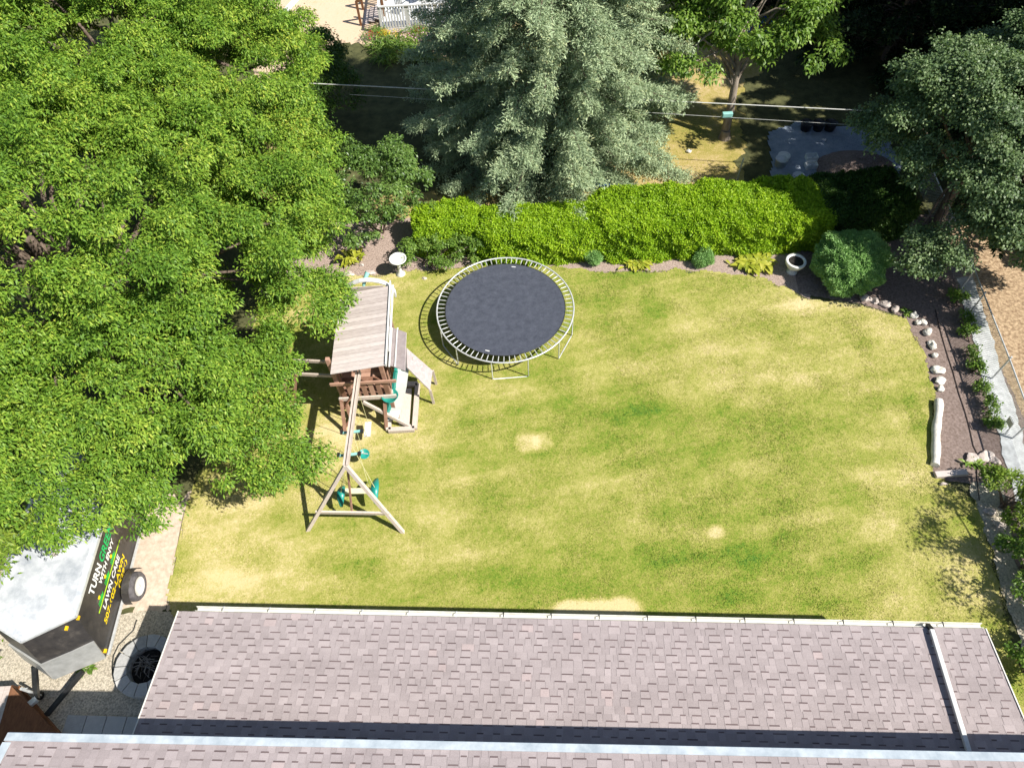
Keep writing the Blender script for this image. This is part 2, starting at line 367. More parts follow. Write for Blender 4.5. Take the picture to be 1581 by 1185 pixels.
def grid_sheet(name, poly, z, mat, res, dryf, relief=.0):
    P = np.array(poly); x0, y0 = P.min(0); x1, y1 = P.max(0)
    nx = int((x1-x0)/res)+1; ny = int((y1-y0)/res)+1
    X, Y = np.meshgrid(x0+np.arange(nx+1)*res, y0+np.arange(ny+1)*res)
    jx = (fbm(X*2.3, Y*2.3, 41, 4)-.5)*.4; jy = (fbm(X*2.3, Y*2.3, 43, 4)-.5)*.4
    keep = inside(poly, X[:-1, :-1]+res/2+jx[:-1, :-1], Y[:-1, :-1]+res/2+jy[:-1, :-1])
    idx = np.arange((nx+1)*(ny+1)).reshape(ny+1, nx+1)
    q = np.stack([idx[:-1, :-1][keep], idx[:-1, 1:][keep], idx[1:, 1:][keep], idx[1:, :-1][keep]], 1)
    Z = z+relief*fbm(X*1.5, Y*1.5, 7, 3)
    V = np.stack([X.ravel(), Y.ravel(), Z.ravel()], 1)
    used = np.unique(q); mp = np.zeros(V.shape[0], np.int64); mp[used] = np.arange(len(used))
    V = V[used]; q = mp[q]
    me = bpy.data.meshes.new(name); me.vertices.add(len(V)); me.vertices.foreach_set('co', V.astype(np.float32).ravel())
    me.loops.add(q.size); me.loops.foreach_set('vertex_index', q.astype(np.int32).ravel())
    me.polygons.add(len(q)); me.polygons.foreach_set('loop_start', (np.arange(len(q))*4).astype(np.int32))
    me.update(calc_edges=True)
    a = me.attributes.new('dry', 'FLOAT', 'POINT'); a.data.foreach_set('value', dryf(V[:, 0], V[:, 1]).astype(np.float32))
    me.polygons.foreach_set('use_smooth', np.ones(len(q), bool))
    o = link_mesh(name, me, mat); o['kind'] = 'structure'; return o

sheet('ground', [(-150, -60), (150, -60), (150, 250), (-150, 250)], 0.0, M['darkground'], raw=True)
nb_poly = [(-30, 17.6), (14.6, 17.6), (17, 46), (-30, 46)]
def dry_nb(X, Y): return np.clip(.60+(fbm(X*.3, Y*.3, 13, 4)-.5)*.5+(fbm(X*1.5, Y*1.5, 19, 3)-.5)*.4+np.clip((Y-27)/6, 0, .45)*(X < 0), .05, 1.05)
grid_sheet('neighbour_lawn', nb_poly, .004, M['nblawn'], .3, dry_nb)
sheet('soil', [at(1235,452)[:2], at(1330,470)[:2], at(1395,490)[:2], at(1424,540)[:2], at(1440,600)[:2], at(1436,735)[:2], at(1500,745)[:2], at(1590,745)[:2], (14.3,9), (14.6,13.6), (15.2,18), (11,19), (9.5,17)], .012, M['soil'], 4, .06)
sheet('mulch', [at(380,475)[:2], at(520,430)[:2], at(600,426)[:2], at(690,417)[:2], at(800,406)[:2], at(905,421)[:2], at(1060,419)[:2], at(1180,431)[:2], at(1250,462)[:2], (11,17), (11.5,19.2), (-8,19.6), (-9,16)], .008, M['mulch'], 5, .05)
sheet('dirt_driveway', [at(200,942)[:2], at(262,945)[:2], at(270,930)[:2], at(280,860)[:2], at(300,765)[:2], at(360,650)[:2], (-8,16), (-16,18), (-22,8), (-16,4.6)], .008, M['dirt'], 6, .08)
sheet('gravel', [at(300,944)[:2], at(200,944)[:2], (-16,5.3), (-18,-3), (-4,-3), (-4,4)], .014, M['gravel'], 7, .04)
sheet('dry_ground', [(14.75,17.5), (14.3,13.6), (13.65,9), (13.2,4), (13,-3), (40,-3), (40,17.5)], .010, M['dryyard'], 8, .04)
_sl = [at(*p)[:2] for p in ((1476,430),(1484,455),(1493,500),(1510,560),(1530,640),(1545,690),(1558,740),(1570,790),(1590,850),(1620,960))]
_sr = [at(*p)[:2] for p in ((1500,425),(1511,457),(1561,622),(1583,696),(1610,780),(1660,960))]
sheet('concrete_strip', _sl+_sr[::-1], .030, M['strip'], 15, .06)
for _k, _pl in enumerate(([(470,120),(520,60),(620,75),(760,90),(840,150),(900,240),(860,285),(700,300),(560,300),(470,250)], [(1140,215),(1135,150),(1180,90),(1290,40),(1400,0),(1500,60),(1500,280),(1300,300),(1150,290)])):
    sheet('shade_sheet', [at(*p)[:2] for p in _pl], .016+.002*_k, M['darkground'], 20+_k, .25)  # dark sheets: deep tree shade painted onto the ground
sheet('shade_sheet', [(-22, 8.6), (-12, 8.2), (-8.6, 9.2), (-7.6, 12), (-8.2, 16.5), (-9.5, 20), (-9, 25), (-10.5, 30), (-12, 36), (-30, 40), (-30, 12)], .024, M['darkground'], 29, .25)  # same dark sheet under the left trees, shade put into the colour
sheet('stone_path', [at(1500,745)[:2], at(1550,745)[:2], at(1562,800)[:2], at(1575,880)[:2], at(1600,960)[:2], at(1660,1100)[:2], at(1610,1100)[:2], at(1562,960)[:2], at(1538,880)[:2], at(1512,800)[:2]], .018, M['gravel'], 9, .08)
sheet('side_bed', [at(1548,760)[:2], at(1600,745)[:2], (13.1,4), (13,-2), at(1640,1100)[:2], at(1585,940)[:2], at(1565,850)[:2]], .022, M['soil'], 10, .06)
sheet('sandbox_sand', [at(528,668)[:2], at(640,668)[:2], at(645,590)[:2], at(600,590)[:2], (-4.9,12.8), (-5.2,11.5)], .014, M['dirt'], 11, .05)
sheet('bare_patch', [at(160,955)[:2], at(245,950)[:2], at(262,900)[:2], at(285,850)[:2], at(240,850)[:2], at(205,950)[:2]], .011, M['dirt'], 12, .06)
grid_sheet('lawn', lawn_poly, .020, M['lawn'], .06, dryness, .02)

# short grass blades over the lawn
def grass_blades(name, poly, n, seed, dryf, mat, z0=.02, hmin=.025, hmax=.06, label=None):
    rng = np.random.default_rng(seed); P = np.array(poly); x0, y0 = P.min(0); x1, y1 = P.max(0)
    y0 = max(y0, 2.4)
    X = rng.uniform(x0, x1, n); Y = rng.uniform(y0, y1, n)
    k = inside(poly, X+(fbm(X*2, Y*2, 77, 2)-.5)*.3, Y); X = X[k]; Y = Y[k]; n = len(X)
    dr = dryf(X, Y)
    k = rng.random(n) > np.clip((dr-.72)*2.2, 0, .8); X = X[k]; Y = Y[k]; dr = dr[k]; n = len(X)
    a = rng.uniform(0, 2*math.pi, n); wd = rng.uniform(.008, .016, n); h = rng.uniform(hmin, hmax, n)*(1.25-.5*dr)
    lx = rng.normal(0, .028, n); ly = rng.normal(0, .028, n)
    B = np.stack([X, Y, np.full(n, z0)], 1); S = np.stack([np.cos(a)*wd, np.sin(a)*wd, np.zeros(n)], 1)
    T = B+np.stack([lx, ly, h], 1)
    V = np.stack([B-S, B+S, T], 1)
    o = np_mesh(name, V, 3, rng.random(n), mat, extra=dr)
    tag(o, label, 'grass', kind='stuff'); return o
grass_blades('grass', lawn_poly, 620000, 5, dryness, M['blade'], hmin=.012, hmax=.034, label='short yellowing lawn grass covering the back yard')

# ---------------------------------------------------------------- foliage builders
def leaf_quads(P, D, N, L, W, droop=.25):
    """P base, D direction, N normal, arrays; returns (n,4,3) slightly folded leaf blades"""
    D = D/np.linalg.norm(D, axis=1, keepdims=True)
    S = np.cross(D, N); S /= (np.linalg.norm(S, axis=1, keepdims=True)+1e-9)
    L = L[:, None]; W = W[:, None]
    mid = P + D*L*.48 + np.array([0, 0, -1])*L*droop*.12
    tip = P + D*L + np.array([0, 0, -1])*L*droop
    up = np.cross(S, D)
    return np.stack([P, mid+S*W*.5+up*W*.12, tip, mid-S*W*.5+up*W*.12], 1)
def unit(rng, n):
    v = rng.normal(size=(n, 3)); return v/np.linalg.norm(v, axis=1, keepdims=True)
def crown(lobes, rng, clump_r=(.45, .8), clumps_per_m2=.9, leaves=150, L=(.09, .15), W=(.035, .055), zmin=-.25, droop=.3, jitter=.12, gap=.25, flat=.75, fr=(.80, 1.10)):
    """lobes: (x,y,z,rx,ry,rz); returns leaf polygons, tints and the clump centres"""
    C = []; Rr = []
    for (x, y, z, rx, ry, rz) in lobes:
        area = 4*math.pi*((rx*ry)**1.6/3+(rx*rz)**1.6/3+(ry*rz)**1.6/3)**(1/1.6)*.72
        n = max(5, int(area*clumps_per_m2))
        d = unit(rng, n*2); d = d[d[:, 2] > zmin][:n]
        f = rng.uniform(*fr, len(d))
        f[rng.random(len(d)) < .22] *= .78
        P = np.array([x, y, z])+d*np.array([rx, ry, rz])*f[:, None]
        C.append(P); Rr.append(rng.uniform(*clump_r, len(d)))
    C = np.concatenate(C); Rr = np.concatenate(Rr)
    dep = np.full(len(C), 9.)
    for (x, y, z, rx, ry, rz) in lobes:
        q = np.linalg.norm((C-np.array([x, y, z]))/np.array([rx, ry, rz]), axis=1); dep = np.minimum(dep, q)
    keep = dep > .66
    g = fbm(C[:, 0]*.9+C[:, 2]*.7, C[:, 1]*.9-C[:, 2]*.5, 51, 2)
    keep &= ~((g < .5-.25+gap*.35) & (rng.random(len(C)) < .85))
    if keep.sum() < 3: keep[:] = True
    C = C[keep]; Rr = Rr[keep]
    cx = np.average([l[0] for l in lobes]); cy = np.average([l[1] for l in lobes]); cz = min(l[2] for l in lobes)-1
    Ps = []; T = []
    for c, r in zip(C, Rr):
        m = int(leaves*(r/(.5*(clump_r[0]+clump_r[1])))**2)
        # twigs radiate from the clump's heart, leaves sit in tufts at their ends
        k = max(4, m//14)
        tw = unit(rng, k); tw[:, 2] = np.abs(tw[:, 2])*.9-.18
        out = c-np.array([cx, cy, cz]); out /= np.linalg.norm(out)
        tw = tw+out*.55; tw /= np.linalg.norm(tw, axis=1, keepdims=True)
        te = c+tw*np.array([1, 1, flat])*r*rng.uniform(.55, 1.1, (k, 1))
        ti = rng.integers(0, k, m)
        base = te[ti]+rng.normal(size=(m, 3))*jitter*np.array([1, 1, .5])
        D = unit(rng, m)*.75+tw[ti]*.6+np.array([0, 0, -.45])
        N = unit(rng, m)*.55+np.array([0, 0, 1.])+tw[ti]*.35
        Ps.append(leaf_quads(base, D, N, rng.uniform(*L, m), rng.uniform(*W, m), droop))
        T.append(np.clip(rng.normal(.5, .20, m)+rng.normal(0, .08)+rng.normal(0, .08, k)[ti], 0, 1))
    return np.concatenate(Ps), np.concatenate(T), C
def limbs(mb, base, top, r0, targets, rng, n=10):
    base = Vector(base); top = Vector(top)
    pts = [base+(top-base)*t+Vector((rng.normal()*.06, rng.normal()*.06, 0)) for t in np.linspace(0, 1, 6)]
    mb.tube(pts, r0, 10, r1=r0*.35)
    mb.tube([base+Vector((0, 0, -.05)), base+Vector((0, 0, .35))], r0*1.5, 10, r1=r0*.98)
    for t in targets:
        t = Vector(t); f = rng.uniform(.35, .85); s = base+(top-base)*f
        mid = s+(t-s)*.5+Vector((rng.normal()*.2, rng.normal()*.2, rng.uniform(0, .5)))
        mb.tube([s, s+(mid-s)*.5+Vector((0, 0, .1)), mid, mid+(t-mid)*.5, t], r0*rng.uniform(.28, .42), 6, r1=.015)
    return mb
def tree(name, label, cat, base, top, r0, lobes, mat, bark, seed, group=None, nlimb=26, **kw):
    rng = np.random.default_rng(seed)
    root = thing(name, label, cat, base, group)
    V, T, C = crown(lobes, rng, **kw)
    np_mesh('crown', V, 4, T, mat, root, base)
    idx = rng.choice(len(C), min(nlimb, len(C)), replace=False)
    limbs(MB(), base, top, r0, [tuple(C[i]) for i in idx], rng).build('trunk', bark, root)
    return root
def shrub(name, label, cat, base, lobes, mat, seed, group=None, **kw):
    rng = np.random.default_rng(seed); root = thing(name, label, cat, base, group)
    V, T, C = crown(lobes, rng, **kw)
    np_mesh('foliage', V, 4, T, mat, root, base)
    mb = MB(); b = Vector(base)
    for i in rng.choice(len(C), min(9, len(C)), replace=False):
        c = Vector(C[i]); s = b+Vector((rng.normal()*.08, rng.normal()*.08, 0))
        mb.tube([s, s+(c-s)*.5+Vector((0, 0, .12)), c], .03, 5, r1=.008)
    mb.build('stem', M['bark'], root)
    return root

def surface_foliage(P, N, rng, L, W, spread=.9, inner=.15, toss=.55):
    m = len(P)
    g = (fbm(P[:, 0]*3.1+P[:, 2]*2.3, P[:, 1]*3.1+P[:, 2]*1.9, 61, 3)-.5)
    base = P+N*(g[:, None]*.34-rng.exponential(inner, m)[:, None])+rng.normal(size=(m, 3))*.02
    D = N*.55+unit(rng, m)*spread+np.array([0, 0, .25]); NN = unit(rng, m)*toss+N*.6+np.array([0, 0, .5])
    V = leaf_quads(base, D, NN, rng.uniform(*L, m), rng.uniform(*W, m), .05)
    return V, np.clip(rng.normal(.5, .15, m)+g*.5, 0, 1)
def clipped_hedge(name, label, base, x0, x1, y0, y1, h, mat, seed, n, group=None, slope=0.0, L=(.06, .105), W=(.03, .052)):
    """hedge clipped to a rounded box whose line bends and whose top undulates"""
    rng = np.random.default_rng(seed); root = thing(name, label, 'hedge', base, group)
    lx, ly = x1-x0, y1-y0; areas = np.array([lx*ly, lx*h, lx*h*.6, ly*h, ly*h]); k = rng.choice(5, n, p=areas/areas.sum())
    a = rng.random(n); b = rng.random(n); P = np.zeros((n, 3)); N = np.zeros((n, 3))
    P[:, 0] = x0+lx*a; P[:, 1] = y0+ly*b; P[:, 2] = h; N[:, 2] = 1
    for q, (ax, val, nv) in {1: (1, y0, (0, -1, 0)), 2: (1, y1, (0, 1, 0)), 3: (0, x0, (-1, 0, 0)), 4: (0, x1, (1, 0, 0))}.items():
        s_ = k == q
        P[s_, ax] = val; P[s_, 2] = h*b[s_]; N[s_] = nv
        if ax == 0: P[s_, 1] = y0+ly*a[s_]
        else: P[s_, 0] = x0+lx*a[s_]
    # round the shoulders
    c = np.array([(x0+x1)/2, (y0+y1)/2, h*.2]); e = np.array([lx/2, ly/2, h*.8])
    q = (P-c)/e; pw = 7.0; r = (np.abs(q)**pw).sum(1)**(1/pw); P = c+(P-c)/r[:, None]
    N2 = np.sign(q)*np.abs(q/r[:, None])**(pw-1)/e; N = N2/np.linalg.norm(N2, axis=1, keepdims=True)
    wob = (fbm(P[:, 0]*.8, P[:, 0]*.3+2, 71, 2)-.5)
    P[:, 1] += wob*.2+slope*(P[:, 0]-x0); P[:, 2] = np.maximum(P[:, 2]*(1+wob*.14), .04)
    V, T = surface_foliage(P, N, rng, L, W)
    np_mesh('foliage', V, 4, T, mat, root, base)
    mb = MB()
    for x in np.arange(x0+.3, x1-.1, .45):
        p = Vector((x, (y0+y1)/2+slope*(x-x0), 0)); mb.tube([p, p+Vector((rng.normal()*.1, rng.normal()*.1, h*.5)), p+Vector((rng.normal()*.25, rng.normal()*.25, h*.9))], .03, 5, r1=.008)
    mb.build('stem', M['bark'], root)
    return root
def clipped_ball(name, label, c, rx, rz, mat, seed, n, group=None, L=(.045, .08), W=(.018, .032)):
    rng = np.random.default_rng(seed); root = thing(name, label, 'shrub', (c[0], c[1], 0), group)
    N = unit(rng, n); N = N[N[:, 2] > -.75]; P = np.array([c[0], c[1], rz*.95])+N*np.array([rx, rx, rz])
    lump = (fbm(N[:, 0]*2.6+N[:, 2]*1.9+5, N[:, 1]*2.6+9, seed, 3)-.5)*.36*rx; P += N*lump[:, None]; P[:, 2] = np.maximum(P[:, 2], .03)
    V, T = surface_foliage(P, N, rng, L, W, spread=.7, inner=.06)
    np_mesh('foliage', V, 4, T, mat, root, (c[0], c[1], 0))
    p = Vector((c[0], c[1], 0)); MB().tube([p, p+Vector((0, 0, rz*1.4))], .05, 6, r1=.02).build('stem', M['bark'], root)
    return root

def conifer(name, label, base, h, r, mat, seed, group=None, tiers=26, per=13, dens=1.0, skirt=.4, zcut=None, apexr=.12, L=(.10, .17), W=(.03, .05), pw=.82, fluff=1.0, rich=1.0, rbv=(.60, 1.18)):
    """whorls of drooping branches, side twigs and needle tufts"""
    rng = np.random.default_rng(seed); root = thing(name, label, 'tree', base, group); B = np.array(base)
    Ps = []; T = []; br = MB()
    for ti in range(tiers):
        f = ti/(tiers-1); z = skirt+(h-skirt)*f**1.05
        if zcut and z > zcut: break
        R = r*(1-f)**pw*(1+.06*math.sin(ti*2.1))+apexr
        k = max(5, int(per*(.45+.55*(1-f))))
        for bi in range(k):
            a = 2*math.pi*(bi+rng.uniform(-.35, .35))/k+ti*.9; Rb = R*rng.uniform(*rbv)
            if rng.random() < .06: Rb *= .6
            dr = np.array([math.cos(a), math.sin(a), 0]); sd_ = np.array([-math.sin(a), math.cos(a), 0])
            zz = z+rng.uniform(-.35, .35)
            m = max(4, int(Rb*4.6*dens))
            s = np.sqrt(rng.uniform(.10, 1, m*3))
            def pos(s): return B+np.array([0, 0, zz])+dr[None]*(Rb*s)[:, None]+np.array([0, 0, 1.])[None]*(.25*Rb*(s*.35-s*s*.95+.42*s**4))[:, None]
            pp = pos(np.linspace(0, 1, 5)); 
            if bi % 2 == 0 or Rb > 1.5: br.tube([tuple(p) for p in pp], .035 if Rb > 1.5 else .02, 4, r1=.008, caps=False)
            # side twigs, longer toward the middle of the branch
            sgn = rng.choice([-1, 1], m*3); wl = fluff*(.16+.30*Rb*.32*(1.1-s))*rng.uniform(.4, 1.15, m*3)
            tb = pos(s); td = sd_[None]*sgn[:, None]*.8+dr[None]*.75+rng.normal(size=(m*3, 3))*.16
            td /= np.linalg.norm(td, axis=1, keepdims=True)
            for q in range(m*3):
                nn = int((8+wl[q]*30)*rich); t = rng.uniform(0, 1, nn)
                p = tb[q]+td[q]*(wl[q]*t)[:, None]+np.array([0, 0, -.10])*(t**2)[:, None]*wl[q]*2+rng.normal(size=(nn, 3))*.035*fluff
                D = td[q]*.8+rng.normal(size=(nn, 3))*.55+np.array([0, 0, .15]); N = rng.normal(size=(nn, 3))*.5+np.array([0, 0, 1.])
                Ps.append(leaf_quads(p, D, N, rng.uniform(*L, nn), rng.uniform(*W, nn), .05))
                T.append(np.clip(rng.normal(.42, .15, nn)+.22*s[q]+.2*(t-.4), 0, 1))
    V = np.concatenate(Ps); T = np.concatenate(T)
    np_mesh('crown', V, 4, T, mat, root, base)
    br.tube([tuple(B), tuple(B+np.array([0, 0, h*.5])), tuple(B+np.array([0, 0, h-.1]))], .24*h/14, 8, r1=.02)
    br.build('trunk', M['bark'], root)
    return root

# ---------------------------------------------------------------- the house
U = Vector((16.6, -1.34, 0)).normalized()            # along the eave
Vh = Vector((-1.34, -16.6, 0)).normalized()          # back toward the house
EA = at(275, 943, 2.72); ELEN = (at(1522, 970, 2.72)-EA).length
SL = .137
def shingles(mb, org, length, depth, sl, rng, row=.140, base_th=.03):
    """org = eave corner; rows climb along Vh; tabs are raised, with the printed shadow band under each"""
    up = (Vh+Vector((0, 0, sl))).normalized(); nrm = U.cross(up); nrm = nrm if nrm.z > 0 else -nrm
    dl = depth*math.sqrt(1+sl*sl)
    def P(a, b, c=0.0): return org+U*a+up*b+nrm*c
    mb.add([P(0, 0), P(length, 0), P(length, dl), P(0, dl), P(0, 0, -base_th), P(length, 0, -base_th), P(length, dl, -base_th), P(0, dl, -base_th)],
           [(0,1,2,3),(4,7,6,5),(0,4,5,1),(1,5,6,2),(2,6,7,3),(3,7,4,0)], .45)
    r = 0; b = .0
    while b < dl-.02:
        # each course is slightly raised toward its butt edge
        a = rng.uniform(-.3, 0); bt = min(b+row, dl)
        while a < length:
            wdt = rng.uniform(.11, .26); gapw = rng.uniform(.09, .22)
            a0 = max(a, 0.0); a1 = min(a+wdt, length)
            if a1 > a0+.02:
                t = rng.uniform(.56, .84) if rng.random() > .03 else .99
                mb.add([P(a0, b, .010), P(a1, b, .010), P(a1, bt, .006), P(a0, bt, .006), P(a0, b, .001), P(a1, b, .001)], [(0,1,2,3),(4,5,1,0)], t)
                if rng.random() < .9 and b > .03:
                    s0 = a0+rng.uniform(0, .02); s1 = a1-rng.uniform(0, .02)
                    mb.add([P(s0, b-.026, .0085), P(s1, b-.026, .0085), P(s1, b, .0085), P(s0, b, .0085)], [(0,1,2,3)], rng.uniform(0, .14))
            a2 = min(a+wdt+gapw, length)
            if a2 > a1+.03 and a1 > 0:
                mb.add([P(a1+.004, b, .006), P(a2-.004, b, .006), P(a2-.004, bt, .003), P(a1+.004, bt, .003)], [(0,1,2,3)], rng.uniform(.35, .62))
            a = a+wdt+gapw
        b += row; r += 1
    return P
rngh = np.random.default_rng(11)
house = thing('house', 'house with two levels of pinkish grey shingled roof along the bottom edge', 'house', (0.9, 1.0, 0))
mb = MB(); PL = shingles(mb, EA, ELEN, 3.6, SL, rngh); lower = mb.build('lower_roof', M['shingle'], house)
# soffit and fascia
mb = MB()
mb.beam(EA+Vh*.02+Vector((0, 0, -.11)), EA+U*ELEN+Vh*.02+Vector((0, 0, -.11)), .03, .15)
mb.beam(EA+U*.015+Vh*.04+Vector((0, 0, -.105)), EA+U*.015+Vh*3.5+Vector((0, 0, -.105+SL*3.46)), .03, .14)
mb.beam(EA+U*(ELEN-.015)+Vh*.04+Vector((0, 0, -.105)), EA+U*(ELEN-.015)+Vh*3.5+Vector((0, 0, -.105+SL*3.46)), .03, .14)
mb.build('fascia', M['gutter'], house)
mb = MB()
for a in (0.0, ELEN):
    s = .008 if a == 0 else -.008
    MB().beam(PL(a+s, .0, .018), PL(a+s, 3.6, .018), .022, .012).build('rake_edge', M['gutter'], house)
pass
# gutter: open trough with spikes
g = MB(); prof = [(-.02, .02), (-.02, -.10), (-.105, -.10), (-.125, .005), (-.115, .005), (-.098, -.090), (-.028, -.090), (-.028, .02)]
def gut(g, a0, a1):
    vs = []
    for a in (a0, a1):
        for (o_, z_) in prof: vs.append(EA+U*a-Vh*(-o_)*1.0+Vector((0, 0, z_-.03)))
    n = len(prof); g.add(vs, [tuple([i, (i+1) % n, n+(i+1) % n, n+i]) for i in range(n)]+[tuple(range(n)), tuple(range(2*n-1, n-1, -1))], .5)
gut(g, 0.35, ELEN-.02); gutter = g.build('gutter', M['gutter'], house)
for k in range(17):
    a = .95+k*.985
    if a > ELEN-.2: break
    p = EA+U*a
    MB().beam(p+Vector((0, 0, -.022)), p-Vh*.128+Vector((0, 0, -.018)), .022, .012).build('gutter_hanger', M['black'] if k > 5 else M['galv'], gutter, origin=None)
# white downpipe lying on the lower roof
d = MB(); p0 = at(1437, 972, 2.78); p1 = at(1499, 1170, 3.14)
p1 = p1+(p1-p0)*.15
p1.z = 2.72+SL*(EA-p1).dot(-Vh)+.09; p0.z = 2.72+SL*(EA-p0).dot(-Vh)+.085
d.beam(p0, p1, .085, .07); dp = d.build('downpipe', M['white'], house, bevel=.008)
e = MB(); e.beam(p0+(p1-p0).normalized()*(-.01), p0+(p0-p1).normalized()*.13+Vector((0, 0, -.10)), .08, .065); e.build('elbow', M['black'], house)
for f in (.12, .85):
    c = p0+(p1-p0)*f; MB().box(c+Vector((0, 0, -.045)), (.14, .03, .012), math.atan2(U.y, U.x)).build('pipe_strap', M['galv'], dp)
# walls under
wl = MB()
wl.box(EA+U*(ELEN/2)+Vh*2.1+Vector((0, 0, -2.72/2-.06)), (ELEN-.9, 3.2, 2.6), math.atan2(U.y, U.x)); wl.build('wall', M['siding'], house)
U0_, V0_ = U, Vh
UA = at(9, 1140, 4.4); U = (at(1581, 1172, 4.4)-UA).normalized(); Vh = Vector((U.y, -U.x, 0)); ULEN = 20.5
wl = MB(); wl.box(UA+U*(ULEN/2)+Vh*3.0+Vector((0, 0, -.75)), (ULEN-1.0, 4.9, 1.3), math.atan2(U.y, U.x)); wl.build('upper_wall', M['siding'], house)
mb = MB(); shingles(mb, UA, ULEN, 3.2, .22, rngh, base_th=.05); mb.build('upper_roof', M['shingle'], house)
upd = (Vh+Vector((0, 0, .22))).normalized(); nr = U.cross(upd); nr = nr if nr.z > 0 else -nr
mb = MB(); mb.beam(UA-Vh*.03+nr*.018, UA+U*ULEN-Vh*.03+nr*.018, .13, .02, up=nr)
mb.beam(UA-Vh*.10+Vector((0, 0, -.085)), UA+U*ULEN-Vh*.10+Vector((0, 0, -.085)), .025, .12)
mb.beam(UA+U*.06+upd*.06+nr*.019, UA+U*.06+upd*3.2+nr*.019, .14, .02, up=nr)
mb.build('drip_edge', M['drip'], house)
U, Vh = U0_, V0_

# ---------------------------------------------------------------- trampoline
tc = Vector((-.07, 14.28, 0)); ZR = .90
tr = thing('trampoline', 'round trampoline with black jumping mat and bare springs on the lawn', 'trampoline', tc)
ring = lambda r, z, n=64: [tc+Vector((r*math.cos(2*math.pi*k/n), r*math.sin(2*math.pi*k/n), z)) for k in range(n)]
MB().tube(ring(2.10, ZR, 96), .024, 8, closed=True).build('rim', M['galv'], tr)
jm = MB(); nr_, na = 8, 72; vs = []; fs = []
for i in range(nr_+1):
    rr = 1.83*i/nr_
    for k in range(na): vs.append(tc+Vector((rr*math.cos(2*math.pi*k/na), rr*math.sin(2*math.pi*k/na), ZR-.01-.03*(1-(i/nr_)**2))))
for i in range(nr_):
    for k in range(na): fs.append((i*na+k, i*na+(k+1) % na, (i+1)*na+(k+1) % na, (i+1)*na+k))
jm.add(vs, fs, .5, True); jmat = jm.build('jumping_mat', M['jump'], tr)
for a in (1.37, 4.36):
    c = tc+Vector((1.72*math.cos(a), 1.72*math.sin(a), ZR-.005)); MB().box(c, (.13, .035, .003), a+math.pi/2).build('warning_label', M['white'], jmat)
MB().tube(ring(1.84, ZR-.008, 96), .010, 6, closed=True).build('mat_hem', M['black'], jmat)
pr = None
for k in range(76):
    if pr is None:
        s = MB(); pts = [tc+Vector((r_, 0, ZR-.006)) for r_ in (1.85, 1.90)]
        s.tube([tc+Vector((1.85, 0, ZR-.006)), tc+Vector((1.89, 0, ZR-.004))], .006, 5)
        s.tube([tc+Vector((1.89+i*.005, 0.0, ZR-.004)) for i in range(35)], [(.012 if i % 2 else .0155) for i in range(35)], 7)
        s.tube([tc+Vector((2.06, 0, ZR-.003)), tc+Vector((2.095, 0, ZR))], .006, 5)
        pr = s.build('spring', M['galv'], tr); o = pr
    else:
        o = pr.copy(); col.objects.link(o); o.parent = tr
    o.rotation_euler = (0, 0, 2*math.pi*k/76+.02)
def ang(px, py): p = at(px, py)-tc; return math.atan2(p.y, p.x)
for (a, b_) in ((ang(761, 585), ang(815, 580)), (ang(861, 554), ang(887, 519)), (ang(687, 533), ang(711, 562)), (ang(760, 430)+.15, ang(830, 430)-.1)):
    q = []
    for an in (a, b_): q.append(tc+Vector((2.10*math.cos(an), 2.10*math.sin(an), 0)))
    MB().tube([q[0]+Vector((0, 0, ZR)), q[0]+Vector((0, 0, .06)), q[0]+(q[1]-q[0]).normalized()*.05+Vector((0, 0, .03)), q[1]-(q[1]-q[0]).normalized()*.05+Vector((0, 0, .03)), q[1]+Vector((0, 0, .06)), q[1]+Vector((0, 0, ZR))], .019, 7).build('leg', M['galv'], tr)

# ---------------------------------------------------------------- play set
rp = np.random.default_rng(4)
ps = thing('play_set', 'weathered wooden play tower with plank roof, slide and swing beam', 'play set', (-4.1, 12.0, 0))
# tower posts, deck, walls
TX0, TX1, TY0, TY1 = -4.72, -3.42, 11.15, 13.35
for (x, y) in ((TX0, TY0), (TX1, TY0), (TX0, TY1), (TX1, TY1)):
    MB().beam((x, y, 0), (x, y, 2.95), .10, .10, up=(0, 1, 0), tint=rp.random()).build('post', M['redwood'], ps)
mb = MB()
for k in range(15): mb.box((TX0+.65, TY0+.08+k*.146, 1.22), (1.42, .135, .035), tint=rp.random())
mb.build('deck', M['redwood'], ps)
mb = MB()
for (a, b_) in (((TX0-.05, TY0-.07), (TX1+.05, TY0-.07)), ((TX0-.05, TY1+.07), (TX1+.05, TY1+.07)), ((TX1+.07, TY0), (TX1+.07, TY1)), ((TX0-.07, TY0), (TX0-.07, TY1))):
    mb.beam((*a, 1.13), (*b_, 1.13), .04, .16, tint=rp.random())
mb.build('deck_frame', M['woody'], ps)
# south railing: top and bottom rails, red pales
mb = MB(); mb.beam((TX0-.16, TY0-.12, 1.95), (TX1+.32, TY0-.12, 1.95), .045, .10, tint=.8); mb.build('rail', M['redwood'], ps)
mb = MB(); mb.beam((TX0-.1, TY0-.10, 1.20), (TX1+.2, TY0-.10, 1.20), .05, .13, tint=.8); mb.build('rail', M['woody'], ps)
for k in range(7): MB().box((TX0+.08+k*.20, TY0-.07, 1.58), (.125, .022, .70), tint=rp.random()).build('railing_board', M['redwood'], ps)
for k in range(9): MB().box((TX1+.06, TY0+.2+k*.24, 1.58), (.022, .13, .70), tint=rp.random()).build('railing_board', M['redwood'], ps)
for k in range(9): MB().box((TX0-.06, TY0+.2+k*.24, 1.58), (.022, .13, .70), tint=rp.random()).build('railing_board', M['redwood'], ps)
